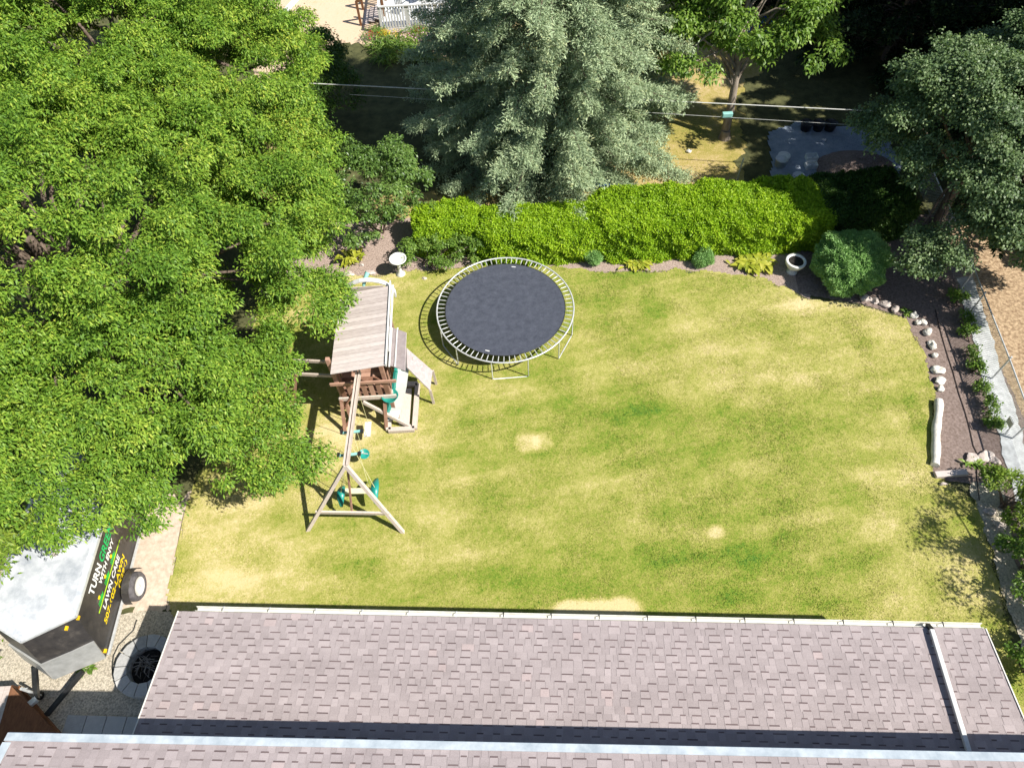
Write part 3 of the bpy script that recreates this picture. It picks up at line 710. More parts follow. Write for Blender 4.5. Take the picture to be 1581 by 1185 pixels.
# roof of planks, falling toward the big tree
mb = MB(); n = 20; y0 = 10.72; y1 = 13.42
for k in range(n):
    a = y0+(y1-y0)*k/n; b_ = a+(y1-y0)/n-.008; t = rp.random(); dz = rp.uniform(-.004, .004)
    xr = -3.17-.02*(k/n)
    mb.slab([(-4.62, a, 2.86+dz), (xr, a, 3.10+dz), (xr, b_, 3.10+dz), (-4.62, b_, 2.86+dz)], .022, t)
mb.build('roof', M['wood'], ps)
mb = MB(); mb.beam((-3.155, y0, 3.09), (-3.175, y1+.15, 3.09), .03, .12); mb.beam((-3.10, y0+.5, 3.0), (-3.12, y1+.1, 3.0), .05, .04); mb.build('roof_edge', M['white'], ps)
# sunburst arch at the north end
arc = [Vector((-3.85+.72*math.cos(t), 13.62, 2.55+.62*math.sin(t))) for t in np.linspace(-.15, math.pi+.15, 15)]
mb = MB()
for a, b_ in zip(arc[:-1], arc[1:]): mb.beam(a, b_, .04, .13, up=(0, 1, 0))
mb.build('arch', M['white'], ps)
mb = MB()
for k in range(4): mb.box((-3.9, 13.55, 2.60+.11*k), (1.30-.10*k, .02, .10), tint=rp.random())
mb.build('gable_board', M['wood'], ps)
mb = MB(); mb.tube([(-3.95, 13.62, 2.95), (-3.88, 13.72, 3.12), (-3.80, 13.85, 3.22)], .045, 10, r1=.07); mb.tube([(-4.0, 13.58, 2.84), (-3.95, 13.62, 2.97)], .02, 6); mb.build('telescope', M['tealpale'], ps)
# side lean-to over the slide: two plywood panels meeting at a ridge
rg0 = at(627, 513, 2.25); rg1 = at(625, 572, 2.25)
MB().slab([at(600, 503, 2.0), rg0, rg1, at(596, 562, 2.0)], .025, .6).build('canopy_panel', M['pinkply'], ps)
mb = MB(); 
for xx in (604, 613): mb.beam(at(xx+1, 506, 2.12), at(xx-3, 566, 2.12), .045, .03)
mb.build('batten', M['white'], ps)
cw = MB(); cw.slab([at(628, 537, 1.85), at(668, 572, .75), at(664, 602, .75), at(629, 567, 1.85)], .03, .5); wallp = cw.build('climbing_wall', M['pinkply'], ps)
for (px, py, z) in ((640, 560, 1.5), (645, 568, 1.3), (652, 575, 1.15), (650, 565, 1.25), (655, 585, 1.0), (638, 553, 1.6)):
    MB().lathe(at(px, py, z+.035), [(.0, .03), (.03, .025), (.05, .0)], 8).build('hold', M['pinkstone'], wallp)
for s_ in ((668, 572), (664, 602)):
    p = at(*s_, .73); MB().beam(p, (p.x+.02, p.y, 0), .07, .05, up=(0, 1, 0)).build('support', M['woody'], ps)
# slide running down toward the camera
mb = MB(); cen = [at(624, 545, 1.75), at(622, 575, 1.55), at(619, 598, 1.15), at(615, 618, .75), at(610, 634, .42), at(606, 648, .30)]
W_ = .21
for i in range(len(cen)-1):
    a, b_ = cen[i], cen[i+1]; sd1 = Vector((W_, .02, 0))
    mb.slab([a-sd1*.75, a+sd1*.75, b_+sd1*.75, b_-sd1*.75], .02, .5)
mb.build('slide_bed', M['palebed'], ps)
mb = MB()
for sgn in (-1,):
    for i in range(len(cen)-1):
        a, b_ = cen[i]+Vector((sgn*W_*.85, 0, .07)), cen[i+1]+Vector((sgn*W_*.85, 0, .07)); mb.beam(a, b_, .07, .15)
mb.build('slide_side', M['teal'], ps)
MB().lathe(at(603, 614, 1.1), [(.0, .0), (.18, .01), (.24, .12), (.22, .12), (.17, .03), (0, .02)], 16).build('scoop', M['teal'], ps)
# sandbox frame under the slide
mb = MB(); q = [at(600, 664, .1), at(640, 662, .1), at(645, 593, .1), at(604, 593, .1)]
for i in range(4): mb.beam(q[i], q[(i+1) % 4], .14, .12, tint=.6+.1*i)
mb.beam(at(624, 655, .12), at(628, 600, .12), .30, .05, tint=.9)
mb.build('sandbox_frame', M['woody'], ps)
# swing beam and A frame
bt = Vector((-4.12, 8.26, 2.42)); bh = Vector((-4.02, 11.06, 2.42))
mb = MB(); mb.beam(bt+Vector((.04, 0, 0)), bh+Vector((.04, 0, 0)), .045, .16, tint=.6); mb.beam(bt-Vector((.035, 0, 0)), bh-Vector((.035, 0, 0)), .045, .16, tint=.75); mb.build('swing_beam', M['woody'], ps)
fl = at(475, 819); fr = at(623, 822)
for f_ in (fl, fr): MB().beam(f_, bt+Vector((.0, .02, .03)), .09, .09, up=(0, 1, 0), tint=.8).build('leg', M['woody'], ps)
ca = fl+(bt-fl)*.31; cb = fr+(bt-fr)*.31
MB().beam(ca-(cb-ca)*.04, cb+(cb-ca)*.04, .05, .12, tint=.9).build('crossbar', M['woody'], ps)
MB().beam((ca+cb)/2+Vector((-.02, .03, 0)), bt+Vector((0, .15, -.1)), .04, .05, tint=.5).build('brace', M['redwood'], ps)
for (a, b_) in ((at(597, 664), at(594, 621, 1.1)), (at(533, 668), at(527, 618, 1.2)), (at(637, 660), at(560, 620, 1.15))):
    MB().beam(a, b_, .09, .07, up=(0, 1, 0), tint=.6).build('brace', M['woody'] if a.x > -3.3 else M['redwood'], ps)
for (a, b_) in ((at(532, 628, .9), at(548, 600, 1.6)), (at(548, 640, .4), at(528, 665, 0.1))):
    MB().beam(a, b_, .07, .05, tint=.2).build('brace', M['redwood'], ps)
# climbing ladder frame on the left side with its beam
l0, l1 = at(447, 657), at(453, 645); t0, t1 = at(437, 575, 2.1), at(457, 578, 2.1)
for a, b_ in ((l0, t0), (l1, t1)): MB().beam(a, b_, .08, .06, up=(0, 1, 0), tint=.5).build('ladder_post', M['redwood'], ps)
for f_ in (.2, .45, .7): MB().tube([l0+(t0-l0)*f_, l1+(t1-l1)*f_], .02, 6).build('rung', M['redwood'], ps)
for dx in (0, .45): MB().beam((t0+t1)/2+Vector((0, dx, 0)), Vector((-4.7, 11.2+dx, 2.1)), .05, .10, tint=.4).build('ladder_beam', M['woody'], ps)

def ropes(root, pts, r=.008, name='rope', m='rope'):
    for a, b_ in pts: MB().tube([a, b_], r, 5).build(name, M[m], root)
by = lambda t: bt+(bh-bt)*t
# belt swing near the tower
s1 = at(567, 662, .50); sw = thing('swing', 'pale swing seat hanging nearest the wooden tower', 'swing', s1, 'swings hanging from the wooden beam')
MB().slab([s1+Vector((-.08, -.24, 0)), s1+Vector((.10, -.24, 0)), s1+Vector((.10, .24, 0)), s1+Vector((-.08, .24, 0))], .03).build('seat', M['white'], sw)
ropes(sw, ((s1+Vector((0, .23, 0)), by(.84)), (s1+Vector((0, -.23, 0)), by(.66))))
# round disc swing
s2 = at(562, 701, .55); sw = thing('swing', 'round teal disc swing hanging from the middle of the beam', 'swing', s2, 'swings hanging from the wooden beam')
dn = Vector((.25, -.15, 1)).normalized()
MB().lathe(s2, [(.0, .0), (.13, .0), (.15, .04), (.135, .045), (.12, .02), (0, .018)], 20, axis=dn).build('seat', M['teal'], sw)
MB().tube([s2+Vector((-.12, .02, .05)), s2+Vector((.12, -.02, .05))], .012, 6).build('handle', M['white'], sw)
ropes(sw, ((s2+Vector((0, 0, .02)), by(.50)),))
# glider with two teal seats
g1, g2 = at(529, 766, .55), at(581, 758, .60); gc = (g1+g2)/2
gl = thing('glider', 'two seat glider with yellow bar and teal seats inside the A frame', 'glider', gc)
MB().beam(at(528, 758, .62), at(580, 757, .62), .16, .07, tint=.5).build('bar', M['cream'], gl, bevel=.02)
for gpos, hw in ((g1, .30), (g2, .36)):
    mb = MB(); prof_ = []
    for k in range(9):
        t = k/8; prof_.append((gpos+Vector((0, -hw+2*hw*t, .18*math.sin(math.pi*t)+.05)), .10*math.sin(math.pi*(.12+.76*t))))
    vs = [];
    for p, r_ in prof_: vs += [p+Vector((-r_, 0, 0)), p+Vector((r_, 0, 0)), p+Vector((r_, 0, -.06)), p+Vector((-r_, 0, -.06))]
    fs = []
    for i in range(8):
        for k in range(4): fs.append((i*4+k, i*4+(k+1) % 4, (i+1)*4+(k+1) % 4, (i+1)*4+k))
    mb.add(vs, fs+[(3,2,1,0), (32,33,34,35)], .5, True); mb.build('seat', M['teal'], gl)
    ropes(gl, ((gpos+Vector((0, 0, .2)), by(.17 if gpos is g1 else .22)+Vector((0.05 if gpos is g2 else -.05, 0, 0))),), .010, 'hanger')
ropes(gl, ((at(571, 755, .65), by(.36)+Vector((.04, 0, 0))), (at(531, 750, .65), by(.12)-Vector((.1, 0, 0)))), .009, 'hanger')
for t in (.13, .36):
    p = by(t); MB().beam(p+Vector((-.22, 0, -.10)), p+Vector((.25, .03, -.10)), .07, .03).build('hanger_bracket', M['tealpale'], gl)
    for dx in (-.24, .27): MB().box(p+Vector((dx, .02, -.09)), (.07, .10, .06)).build('hinge', M['black'], gl)

# ---------------------------------------------------------------- bird bath and planter
bb = Vector((-3.52, 16.78, 0))
b_ = thing('bird_bath', 'white concrete bird bath standing at the lawn edge beside the mulch', 'bird bath', bb)
MB().lathe(bb, [(.0, .012), (.15, .01), (.16, .05), (.10, .10), (.065, .20), (.06, .45), (.09, .60), (.14, .66), (0, .665)], 24).build('pedestal', M['concrete'], b_)
MB().lathe(bb+Vector((.02, -.02, 0)), [(.0, .662), (.12, .66), (.24, .71), (.285, .755), (.285, .785), (.255, .79), (.235, .765), (.21, .735), (.12, .715), (0, .712)], 36).build('basin', M['concrete'], b_)
pb = at(1222, 420)
u = thing('planter', 'round pale concrete urn with dark soil between hedge and globe bush', 'planter', pb)
MB().lathe(pb, [(.0, .01), (.17, .01), (.17, .06), (.10, .12), (.09, .20), (.16, .25), (0, .25)], 24).build('pedestal', M['concrete'], u)
MB().lathe(pb, [(.10, .25), (.24, .30), (.31, .42), (.33, .52), (.325, .54), (.25, .54), (.24, .50)], 32).build('bowl', M['concrete'], u)
MB().lathe(pb, [(.0, .505), (.12, .51), (.245, .50)], 24).build('soil', M['char'], u)

# ---------------------------------------------------------------- trailer
tz = thing('trailer', 'black enclosed cargo trailer with white roof parked under the tree', 'trailer', (-10.85, 7.4, 0))
XR, XL = -9.86, -11.86
top = [Vector(p) for p in ((XR, 5.11, 2.1), (XR, 9.9, 2.1), (XL, 9.9, 2.1), (XL, 5.15, 2.1), (-10.9, 4.62, 2.1))]
bot = [Vector(p) for p in ((XR-.08, 4.68, .40), (XR-.08, 9.9, .40), (XL, 9.9, .40), (XL, 4.75, .40), (-11.02, 4.27, .40))]
lerp = lambda a, b, t: a+(b-a)*t
TH = [lerp(t_, b2, .98) for t_, b2 in zip(top, bot)]
mb = MB(); mb.prism([p+Vector((0, 0, -.005)) for p in top], bot); body = mb.build('body', M['side'], tz)
mb = MB(); cen_ = Vector((-10.86, 7.4, 2.16)); n_ = 5
outer = [p+Vector((.0, 0, .012)) for p in top]
inner = [lerp(p, cen_, .12)+Vector((0, 0, .012)) for p in outer]
for p in inner: p.z = 2.15
mb.prism(inner+[], outer) if False else None
vs = [Vector((p.x, p.y, 2.085)) for p in outer]+outer+inner
fs = []
for k in range(5): j = (k+1) % 5; fs += [(k, j, 5+j, 5+k), (5+k, 5+j, 10+j, 10+k)]
mb.add(vs, fs+[(10, 11, 12, 13, 14)], .5); mb.build('roof', M['roofmetal'], tz)
for yy in (5.9, 6.9, 7.9, 8.9):
    MB().beam((XR-.22, yy, 2.128), (XL+.22, yy, 2.128), .035, .05).build('roof_seam', M['roofmetal'], tz)
mb = MB()
for k in range(5):
    a, b2 = outer[k], outer[(k+1) % 5]; mb.beam(a+Vector((0, 0, -.02)), b2+Vector((0, 0, -.02)), .035, .05)
mb.build('roof_trim', M['galv'], tz)
# stone guard on the lower nose
mb = MB()
for (i, j) in ((0, 4), (4, 3)):
    a1, a2 = lerp(top[i], bot[i], .58), lerp(top[j], bot[j], .58); b1, b2 = bot[i], bot[j]
    nv = (a2-a1).cross(b1-a1).normalized(); nv = nv if nv.y < 0 else -nv
    mb.slab([p+nv*.045 for p in (a1, a2, b2, b1)], .04)
mb.build('stone_guard', M['guard'], tz)
MB().lathe(at(147, 838, 2.14), [(0, .03), (.08, .03), (.09, 0)], 12).build('roof_vent', M['galv'], tz) if False else None
vb = Vector((-10.75, 6.6, 2.15)); MB().box(vb+Vector((0, 0, .015)), (.10, .16, .05)).build('roof_vent', M['pinkstone'], tz)
for (px, py, z) in ((101, 968, 2.0), (119, 952, 2.0), (161, 1003, .55)):
    MB().box(at(px, py, z)+Vector((.03, -.02, 0)), (.05, .09, .05)).build('marker_light', M['amber'], tz)
MB().box((XR-.02, 8.6, 1.3), (.02, .03, 1.3)).build('door_hinge', M['white'], tz)
MB().box((XR+.012, 7.9, 1.05), (.012, .03, .35)).build('door_handle', M['galv'], tz)
mb = MB(); mb.beam((XR-.03, 4.72, .40), (XR-.03, 9.9, .40), .05, .05); mb.build('lower_trim', M['galv'], tz)
# wheel outside the body
wc = Vector((XR+.16, 6.36, .36))
whl = MB().lathe(wc, [(.19, -.12), (.33, -.125), (.36, -.09), (.365, 0), (.36, .09), (.33, .125), (.24, .125), (.22, .10)], 36, axis=(1, 0, 0)).build('wheel', M['rubber'], tz)
MB().lathe(wc, [(.0, .085), (.05, .10), (.10, .075), (.17, .085), (.20, .115), (.235, .12)], 28, axis=(1, 0, 0)).build('rim', M['white'], whl)
MB().lathe(wc, [(.0, .13), (.035, .125), (.04, .08)], 12, axis=(1, 0, 0)).build('hub', M['galv'], whl)
fd = MB(); fpts = [wc+Vector((-.02, .46*math.cos(t), .43*math.sin(t))) for t in np.linspace(.05, math.pi-.05, 12)]
for a, b2 in zip(fpts[:-1], fpts[1:]):
    c1 = Vector((.09, 0, 0)); 
    fd.slab([a-c1, a+c1, b2+c1, b2-c1], .01)
fd.build('fender', M['side'], tz)
# tongue
coup = at(57, 1078, .48)
for a in (at(54, 1032, .45), at(128, 1036, .45)):
    MB().beam(a, coup if a.x < -11 else at(72, 1103, .2), .09, .10).build('tongue_beam', M['black'], tz)
MB().beam(coup, coup+Vector((-.12, -.12, .02)), .12, .10).build('coupler', M['galv'], tz)
jp = at(43, 1066, .6); mb = MB(); mb.tube([Vector((jp.x, jp.y, .1)), Vector((jp.x, jp.y, .85))], .035, 10); mb.tube([Vector((jp.x, jp.y, .85)), Vector((jp.x+.15, jp.y, .87))], .012, 6); mb.build('jack', M['galv'], tz)
MB().lathe(Vector((jp.x, jp.y, .10)), [(0, -.03), (.09, -.03), (.09, .03), (0, .03)], 16, axis=(1, 0, 0)).build('jack_wheel', M['blackhose'], tz)
# lettering on the side that faces the lawn
def lettering(txt, y0, y1, z0, z1, mat, slant=0.0, bold=.01):
    cu = bpy.data.curves.new('t', 'FONT'); cu.body = txt; cu.size = 1.0; cu.extrude = .0; cu.offset = bold; cu.shear = slant
    o = bpy.data.objects.new('t', cu); col.objects.link(o); bpy.context.view_layer.update()
    me = o.evaluated_get(bpy.context.evaluated_depsgraph_get()).to_mesh()
    V = np.array([v.co[:] for v in me.vertices]); F = [tuple(p.vertices) for p in me.polygons]
    o.to_mesh_clear(); bpy.data.objects.remove(o); bpy.data.curves.remove(cu)
    mn = V.min(0); mx = V.max(0); u_ = (V[:, 0]-mn[0])/(mx[0]-mn[0]); v_ = (V[:, 1]-mn[1])/(mx[1]-mn[1])
    pts = []
    for a, b2 in zip(u_, v_):
        z = z0+(z1-z0)*b2; x = XR-.08*(2.1-z)/1.7+.006
        pts.append((x, y0+(y1-y0)*a, z))
    MB().add(pts, F).build('lettering', mat, tz)
lettering('TURN', 5.70, 6.42, 1.66, 1.90, M['lt_white'], 0, .03)
lettering('GREEN', 6.50, 7.42, 1.66, 1.90, M['lt_green'], .2, .02)
lettering('WITH ENVY', 6.05, 7.15, 1.46, 1.61, M['lt_white'], .2, .03)
lettering('LAWN CARE', 5.60, 6.92, .99, 1.15, M['lt_white'], .2, .03)
lettering('507-602-LAWN', 5.32, 7.02, .77, .93, M['lt_yellow'], .2, .03)
lettering('(5296)', 6.25, 6.95, .57, .73, M['lt_yellow'], .2, .03)
MB().beam((XR-.05+.01, 5.45, 1.215), (XR-.05+.01, 7.25, 1.215), .006, .03).build('lettering', M['lt_lime'], tz)
for yy in (5.72, 6.22, 6.72):
    mb = MB(); x = XR-.035
    for k in range(4):
        a = .5+k*.7; c = Vector((x, yy+.09, 1.24)); tip = c+Vector((0, .15*math.cos(a), .17*math.sin(a)+.02)); sd3 = Vector((0, -math.sin(a), math.cos(a)))*.028
        mb.add([c, lerp(c, tip, .5)+sd3, tip, lerp(c, tip, .5)-sd3], [(0, 1, 2, 3)])
    for k in range(6):
        a = k*math.pi/3; c = Vector((x+.001, yy-.06, 1.29)); mb.add([c, c+Vector((0, .07*math.cos(a-.3), .07*math.sin(a-.3))), c+Vector((0, .07*math.cos(a+.3), .07*math.sin(a+.3)))], [(0, 1, 2)])
    mb.build('leaf_emblem', M['leafgreen'], tz)
    MB().add([Vector((x+.004, yy+.04+.05*math.cos(t), 1.40+.05*math.sin(t))) for t in np.linspace(0, 2*math.pi, 12, endpoint=False)], [tuple(range(12))]).build('flower_emblem', M['lt_yellow'], tz)

# ---------------------------------------------------------------- fire pit and patio corner
fc = Vector((-9.03, 4.47, 0))
fp = thing('fire_pit', 'round fire pit of grey blocks half hidden by the lower roof', 'fire pit', fc)
nb = 13
for row in range(2):
    for k in range(nb):
        a0 = 2*math.pi*(k+.5*row)/nb+.03; a1 = 2*math.pi*(k+1+.5*row)/nb-.0; z0, z1 = .15*row+.004, .15*row+.146
        def C_(r, a, z): return fc+Vector((r*math.cos(a), r*math.sin(a), z))
        am = (a0+a1)/2
        tp = [C_(.42, a0, z1), C_(.70, a0, z1), C_(.71, am, z1), C_(.70, a1, z1), C_(.42, a1, z1)]; bo = [p-Vector((0, 0, z1-z0)) for p in tp]
        MB().prism(tp, bo, tint=rp.random()).build('ring_block', M['ringblock'], fp, bevel=.008)
MB().lathe(fc, [(0, .05), (.2, .045), (.415, .03)], 24).build('ash_bed', M['char'], fp)
for k in range(38):
    a = rp.uniform(0, 6.28); r_ = rp.uniform(0, .28); L_ = rp.uniform(.12, .34); d_ = rp.uniform(0, 6.28)
    c = fc+Vector((r_*math.cos(a), r_*math.sin(a), .07+rp.uniform(0, .14))); dv = Vector((math.cos(d_), math.sin(d_), rp.uniform(-.3, .3)))*L_/2
    q1, q2 = c-dv, c+dv
    for q_ in (q1, q2):
        h_ = (q_-fc); h_.z = 0
        if h_.length > .38: q_ -= h_*(1-.38/h_.length)
    if k == 0: tw = thing('firewood', 'loose grey sticks piled inside the fire pit', 'sticks', fc+Vector((0, 0, .06))); allm = MB()
    allm.tube([q1, (q1+q2)/2+Vector((0, 0, .015)), q2], rp.uniform(.006, .014), 5, tint=rp.random())
allm.build('stick', M['twig'], tw)
hp = [at(px, py, .02) for px, py in ((176,1047),(173,1030),(175,1012),(183,995),(196,982),(206,972),(211,956))]
tag(MB().tube(hp, .017, 6).build('edging_hose', M['blackhose'], origin=hp[0]), 'black hose curving round the left side of the fire pit', 'hose')
# concrete pavers beside the upper house wall
pj = 0
for r_ in range(3):
    for k in range(7):
        p = at(116, 1120)+U*(.47*k+(.23 if r_ % 2 else 0))+Vh*(.46*r_)
        tag(MB().box((p.x, p.y, .03), (.455, .445, .05), math.atan2(U.y, U.x)+rp.uniform(-.01, .01), tint=rp.random()).build('paver', M['paver'], origin=(p.x, p.y, .005), bevel=.006),
            'square grey concrete paver in the shaded path behind the fire pit', 'paver', 'grey concrete pavers in the shaded path')
for _k, (_a, _lb) in enumerate((([(291,772),(283,810),(279,850),(272,900),(263,941)], 'thin dark cord on the driveway edge nearer the lawn'), ([(284,790),(276,830),(272,860),(264,905),(256,941)], 'thin dark cord on the driveway nearer the trailer'))):
    _q = [at(px, py, .022) for px, py in _a]; tag(MB().tube(_q, .006, 5).build('ground_cord', M['hosebrown'], origin=_q[0]), _lb, 'cord', 'cords lying along the driveway')
# brown wooden deck corner at the far left
dk = thing('wooden_deck', 'low brown wooden deck corner with sloping side board at left edge', 'deck', at(0, 1120, 0))
mb = MB(); a_, c_ = at(17, 1058, .85), at(-14, 1165, .85); ax = (c_-a_)
for k in range(9):
    s0 = a_+Vector((-.14*k, .0, 0)); s1_ = c_+Vector((-.14*k, 0, 0)); mb.slab([s0, s0-Vector((.13, 0, 0)), s1_-Vector((.13, 0, 0)), s1_], .03, rp.random())
mb.build('floor_boards', M['wood'], dk)
mb = MB(); b0, b1 = at(29, 1062, .05), at(100, 1144, .05); mb.slab([a_, b0, b1, c_], .03, .3); mb.build('skirt', M['darkwood'], dk)
mb = MB(); mb.beam(b0+Vector((.02, 0, .05)), b1+Vector((.02, 0, .05)), .10, .10, tint=.9); mb.build('trim_board', M['darkwood'], dk)

# ---------------------------------------------------------------- right side: fence, bed edging
fence_pts = [(14.95, 19.5), (14.72, 17.0), (14.42, 14.6), (14.28, 13.6), (13.98, 11.2), (13.68, 9.2), (13.36, 7.2), (13.1, 4.8), (12.9, 2.0)]
fn = thing('chain_link_fence', 'chain link fence with pale top rail along the right garden bed', 'fence', (14.28, 13.6, 0))
FH = 1.02
mb = MB()
for (a, b2) in zip(fence_pts[:-1], fence_pts[1:]):
    a = Vector((*a, 0)); b2 = Vector((*b2, 0)); L_ = (b2-a).length; ux = (b2-a)/L_; n = int(L_/.075)
    for sg in (-1, 1):
        for k in range(-14, n+1):
            s0, s1_ = k*.075, k*.075+FH-.03; z0, z1 = .03, FH
            c0, c1 = max(s0, 0), min(s1_, L_)
            if c1 <= c0: continue
            za, zb = z0+(c0-s0), z0+(c1-s0)
            if sg < 0: za, zb = FH-(c0-s0), FH-(c1-s0)
            p_, q_ = a+ux*c0+Vector((0, 0, za)), a+ux*c1+Vector((0, 0, zb)); wv_ = Vector((0, 0, .0075))
            mb.add([p_-wv_, p_+wv_, q_+wv_, q_-wv_], [(0, 1, 2, 3)])
mb.build('mesh', M['galv'], fn)
MB().tube([Vector((*p, FH)) for p in fence_pts], .022, 8).build('top_rail', M['galv'], fn)
for p in fence_pts: MB().tube([Vector((p[0]+.03, p[1], 0)), Vector((p[0]+.03, p[1], FH+.07))], .026, 8).build('post', M['galv'], fn)

def rock(name, label, c, sx, sy, sz, seed, mat, group, cat='stone', rz=0.):
    rng = np.random.default_rng(seed); import bmesh
    bm = bmesh.new(); bmesh.ops.create_icosphere(bm, subdivisions=3, radius=1.0)
    ds = [unit(rng, 1)[0] for _ in range(9)]
    for v in bm.verts:
        n = np.array(v.co); k = 1.0
        for d_ in ds:
            q = n.dot(d_)
            if q > .62: k -= (q-.62)*.75
        k += (float(vnoise(n[0]*3+seed, n[1]*3+n[2]*2, seed))-.5)*.16
        v.co = Vector((n[0]*sx*k, n[1]*sy*k, n[2]*sz*k))
    me = bpy.data.meshes.new(name); bm.to_mesh(me); bm.free()
    o = link_mesh(name, me, mat, None, (c[0], c[1], sz*.55)); o.rotation_euler = (0, 0, rz)
    return tag(o, label, cat, group)
GS = 'stones edging the right garden bed'
SPX = [(1336,463,.26,.16,'widest flat pale stone beside the globe bush'),(1351,467,.16,.13,'small cream stone right of the widest flat stone'),(1366,472,.20,.15,'tan stone at the bend of the garden bed edge'),(1381,480,.15,.12,'tan stone just before the white stones start'),
       (1410,488,.15,.14,'first white stone at the top of the garden bed edge'),(1415,500,.11,.10,'small white stone left of its twin below the first white stone'),(1424,500,.13,.12,'white stone touching its smaller twin in the edging'),(1431,515,.15,.18,'long off-white stone sloping along the bed edge'),
       (1438,534,.17,.19,'tall white stone halfway along the bed edge'),(1441,550,.10,.10,'little white stone below the tall halfway stone'),(1446,574,.22,.19,'largest white stone in the bed edging'),(1449,590,.18,.15,'squarish white stone below the largest white stone'),(1450,602,.12,.11,'smallest white stone above the pale log')]
for i, (px, py, sx, sy, lb) in enumerate(SPX):
    p = at(px, py); rock('edging_stone', lb, p, sx, sy, .13, 100+i, M['stone'] if i > 3 else M['pinkstone'], GS, rz=rp.uniform(-.4, .4))
lp = [at(1449, 618, .11), at(1446, 650, .11), at(1444, 684, .11), at(1443, 718, .10)]
lg = MB(); pts = [lp[0]+(lp[-1]-lp[0])*t+Vector((.02*math.sin(t*9), 0, .01*math.sin(t*13))) for t in np.linspace(0, 1, 12)]
lg.tube(pts, [.115+.012*math.sin(i*1.7) for i in range(12)], 12)
tag(lg.build('log', M['stone'], origin=lp[1]), 'bleached log lying along the lawn edge of the garden bed', 'log')
tl_ = MB(); a, b2 = at(1443, 733, .07), at(1492, 729, .07); tl_.beam(a, b2, .17, .13, tint=.6)
tag(tl_.build('timber', M['wood'], origin=a, bevel=.015), 'short squared timber closing the near end of the garden bed', 'timber')
hs = [at(px, py, .03) for px, py in ((1444,478),(1452,510),(1462,545),(1472,575),(1480,605),(1490,635),(1497,660),(1503,688),(1512,706),(1508,722),(1509,745),(1512,772))]
tag(MB().tube(hs, .011, 6).build('garden_hose', M['hosebrown'], origin=hs[0]), 'thin dark soaker hose running along the bare garden bed', 'hose')
for i, (px, py, sx, sy, lb) in enumerate(((1499,708,.24,.18,'flat tan rock in the corner between bed and fence'),(1520,705,.26,.20,'broad brown rock beside the fence corner'),(1536,712,.14,.16,'small brown rock nearest the fence corner'),(1455,748,.12,.07,'little white stone on the lawn below the short timber'),
                                   (1528,790,.20,.16,'grey stepping stone highest in the shaded path'),(1540,812,.20,.16,'grey stepping stone in the middle of the shaded path'),(1545,846,.18,.16,'grey stepping stone lowest in the shaded path'))):
    rock('rock', lb, at(px, py), sx, sy, .09, 140+i, M['pinkstone'], 'rocks at the right hand path')
for i, (px, py, sx, sy, lb) in enumerate(((541,423,.24,.13,'flat buff stone under the edge of the big tree'),(573,421,.20,.13,'flat grey slab between the buff stone and the bird bath'),(655,431,.12,.08,'small pale stone in front of the low shrub'),(560,410,.12,.08,'small rock lying in the mulch above the play tower'))):
    rock('rock', lb, at(px, py), sx, sy, .06, 160+i, M['pinkstone'], 'stones by the bird bath')
# lone chair like white frame leaning on the fence
wf = thing('wire_stand', 'folded pale metal stand leaning against the fence', 'stand', at(1548, 662))
a, b2 = at(1546, 660, .0), at(1560, 642, .8)
for dx in (0, .22): MB().tube([a+Vector((0, -dx, 0)), b2+Vector((0, -dx, 0))], .014, 6).build('leg', M['galv'], wf)
MB().tube([b2, b2+Vector((0, -.22, 0))], .014, 6).build('crossbar', M['galv'], wf)
MB().slab([lerp(a, b2, .55), lerp(a, b2, .95), lerp(a, b2, .95)-Vector((0, .22, 0)), lerp(a, b2, .55)-Vector((0, .22, 0))], .01).build('plate', M['galv'], wf)

# ---------------------------------------------------------------- beyond the hedge
tp = [(1186,205),(1230,188),(1300,192),(1365,200),(1392,250),(1380,290),(1300,300),(1185,278)]
me_p = [at(*p, .03) for p in tp]
tarp_pts = rough_edge([tuple(p[:2]) for p in me_p], .2, .08, 33)
_tp = MB(); _P = np.array([tuple(p) for p in tarp_pts]); _x0, _y0 = _P.min(0); _x1, _y1 = _P.max(0); _n = 60
_X, _Y = np.meshgrid(np.linspace(_x0, _x1, _n), np.linspace(_y0, _y1, _n)); _in = inside([tuple(p) for p in tarp_pts], _X, _Y)
_Z = .05+.16*np.abs(fbm(_X*1.6+_Y*.5, _Y*1.1, 91, 4)-.5)
_vs = [(_X[a, b], _Y[a, b], _Z[a, b]) for a in range(_n) for b in range(_n)]
_tp.add(_vs, [(a*_n+b, a*_n+b+1, (a+1)*_n+b+1, (a+1)*_n+b) for a in range(_n-1) for b in range(_n-1) if _in[a, b] and _in[a+1, b+1] and _in[a, b+1] and _in[a+1, b]], .5, True)
o = _tp.build('tarp', M['tarp'], origin=(_x0, _y0, 0))
tag(o, 'crumpled grey blue tarp spread on shaded ground behind the hedge', 'tarp')
for i in range(14):
    pass
heap = MB(); hc = at(1320, 262)
vs = []; fs = []
for i in range(9):
    for k in range(28):
        r_ = 1.35*i/8; a = 2*math.pi*k/28; hh = .42*math.cos(min(i/8, 1)*math.pi/2)+.06*(float(vnoise(i*1.3+k*.9, k*1.1, 3))-.5)
        vs.append(hc+Vector((r_*math.cos(a)*1.1, r_*math.sin(a)*.8, .04+max(hh, 0))))
for i in range(8):
    for k in range(28): fs.append((i*28+k, i*28+(k+1) % 28, (i+1)*28+(k+1) % 28, (i+1)*28+k))
heap.add(vs, fs, .5, True); tag(heap.build('soil_heap', M['soil'], origin=hc), 'low mound of dark earth on the grey blue tarp', 'soil heap')
GB = 'white buckets on the tarp'
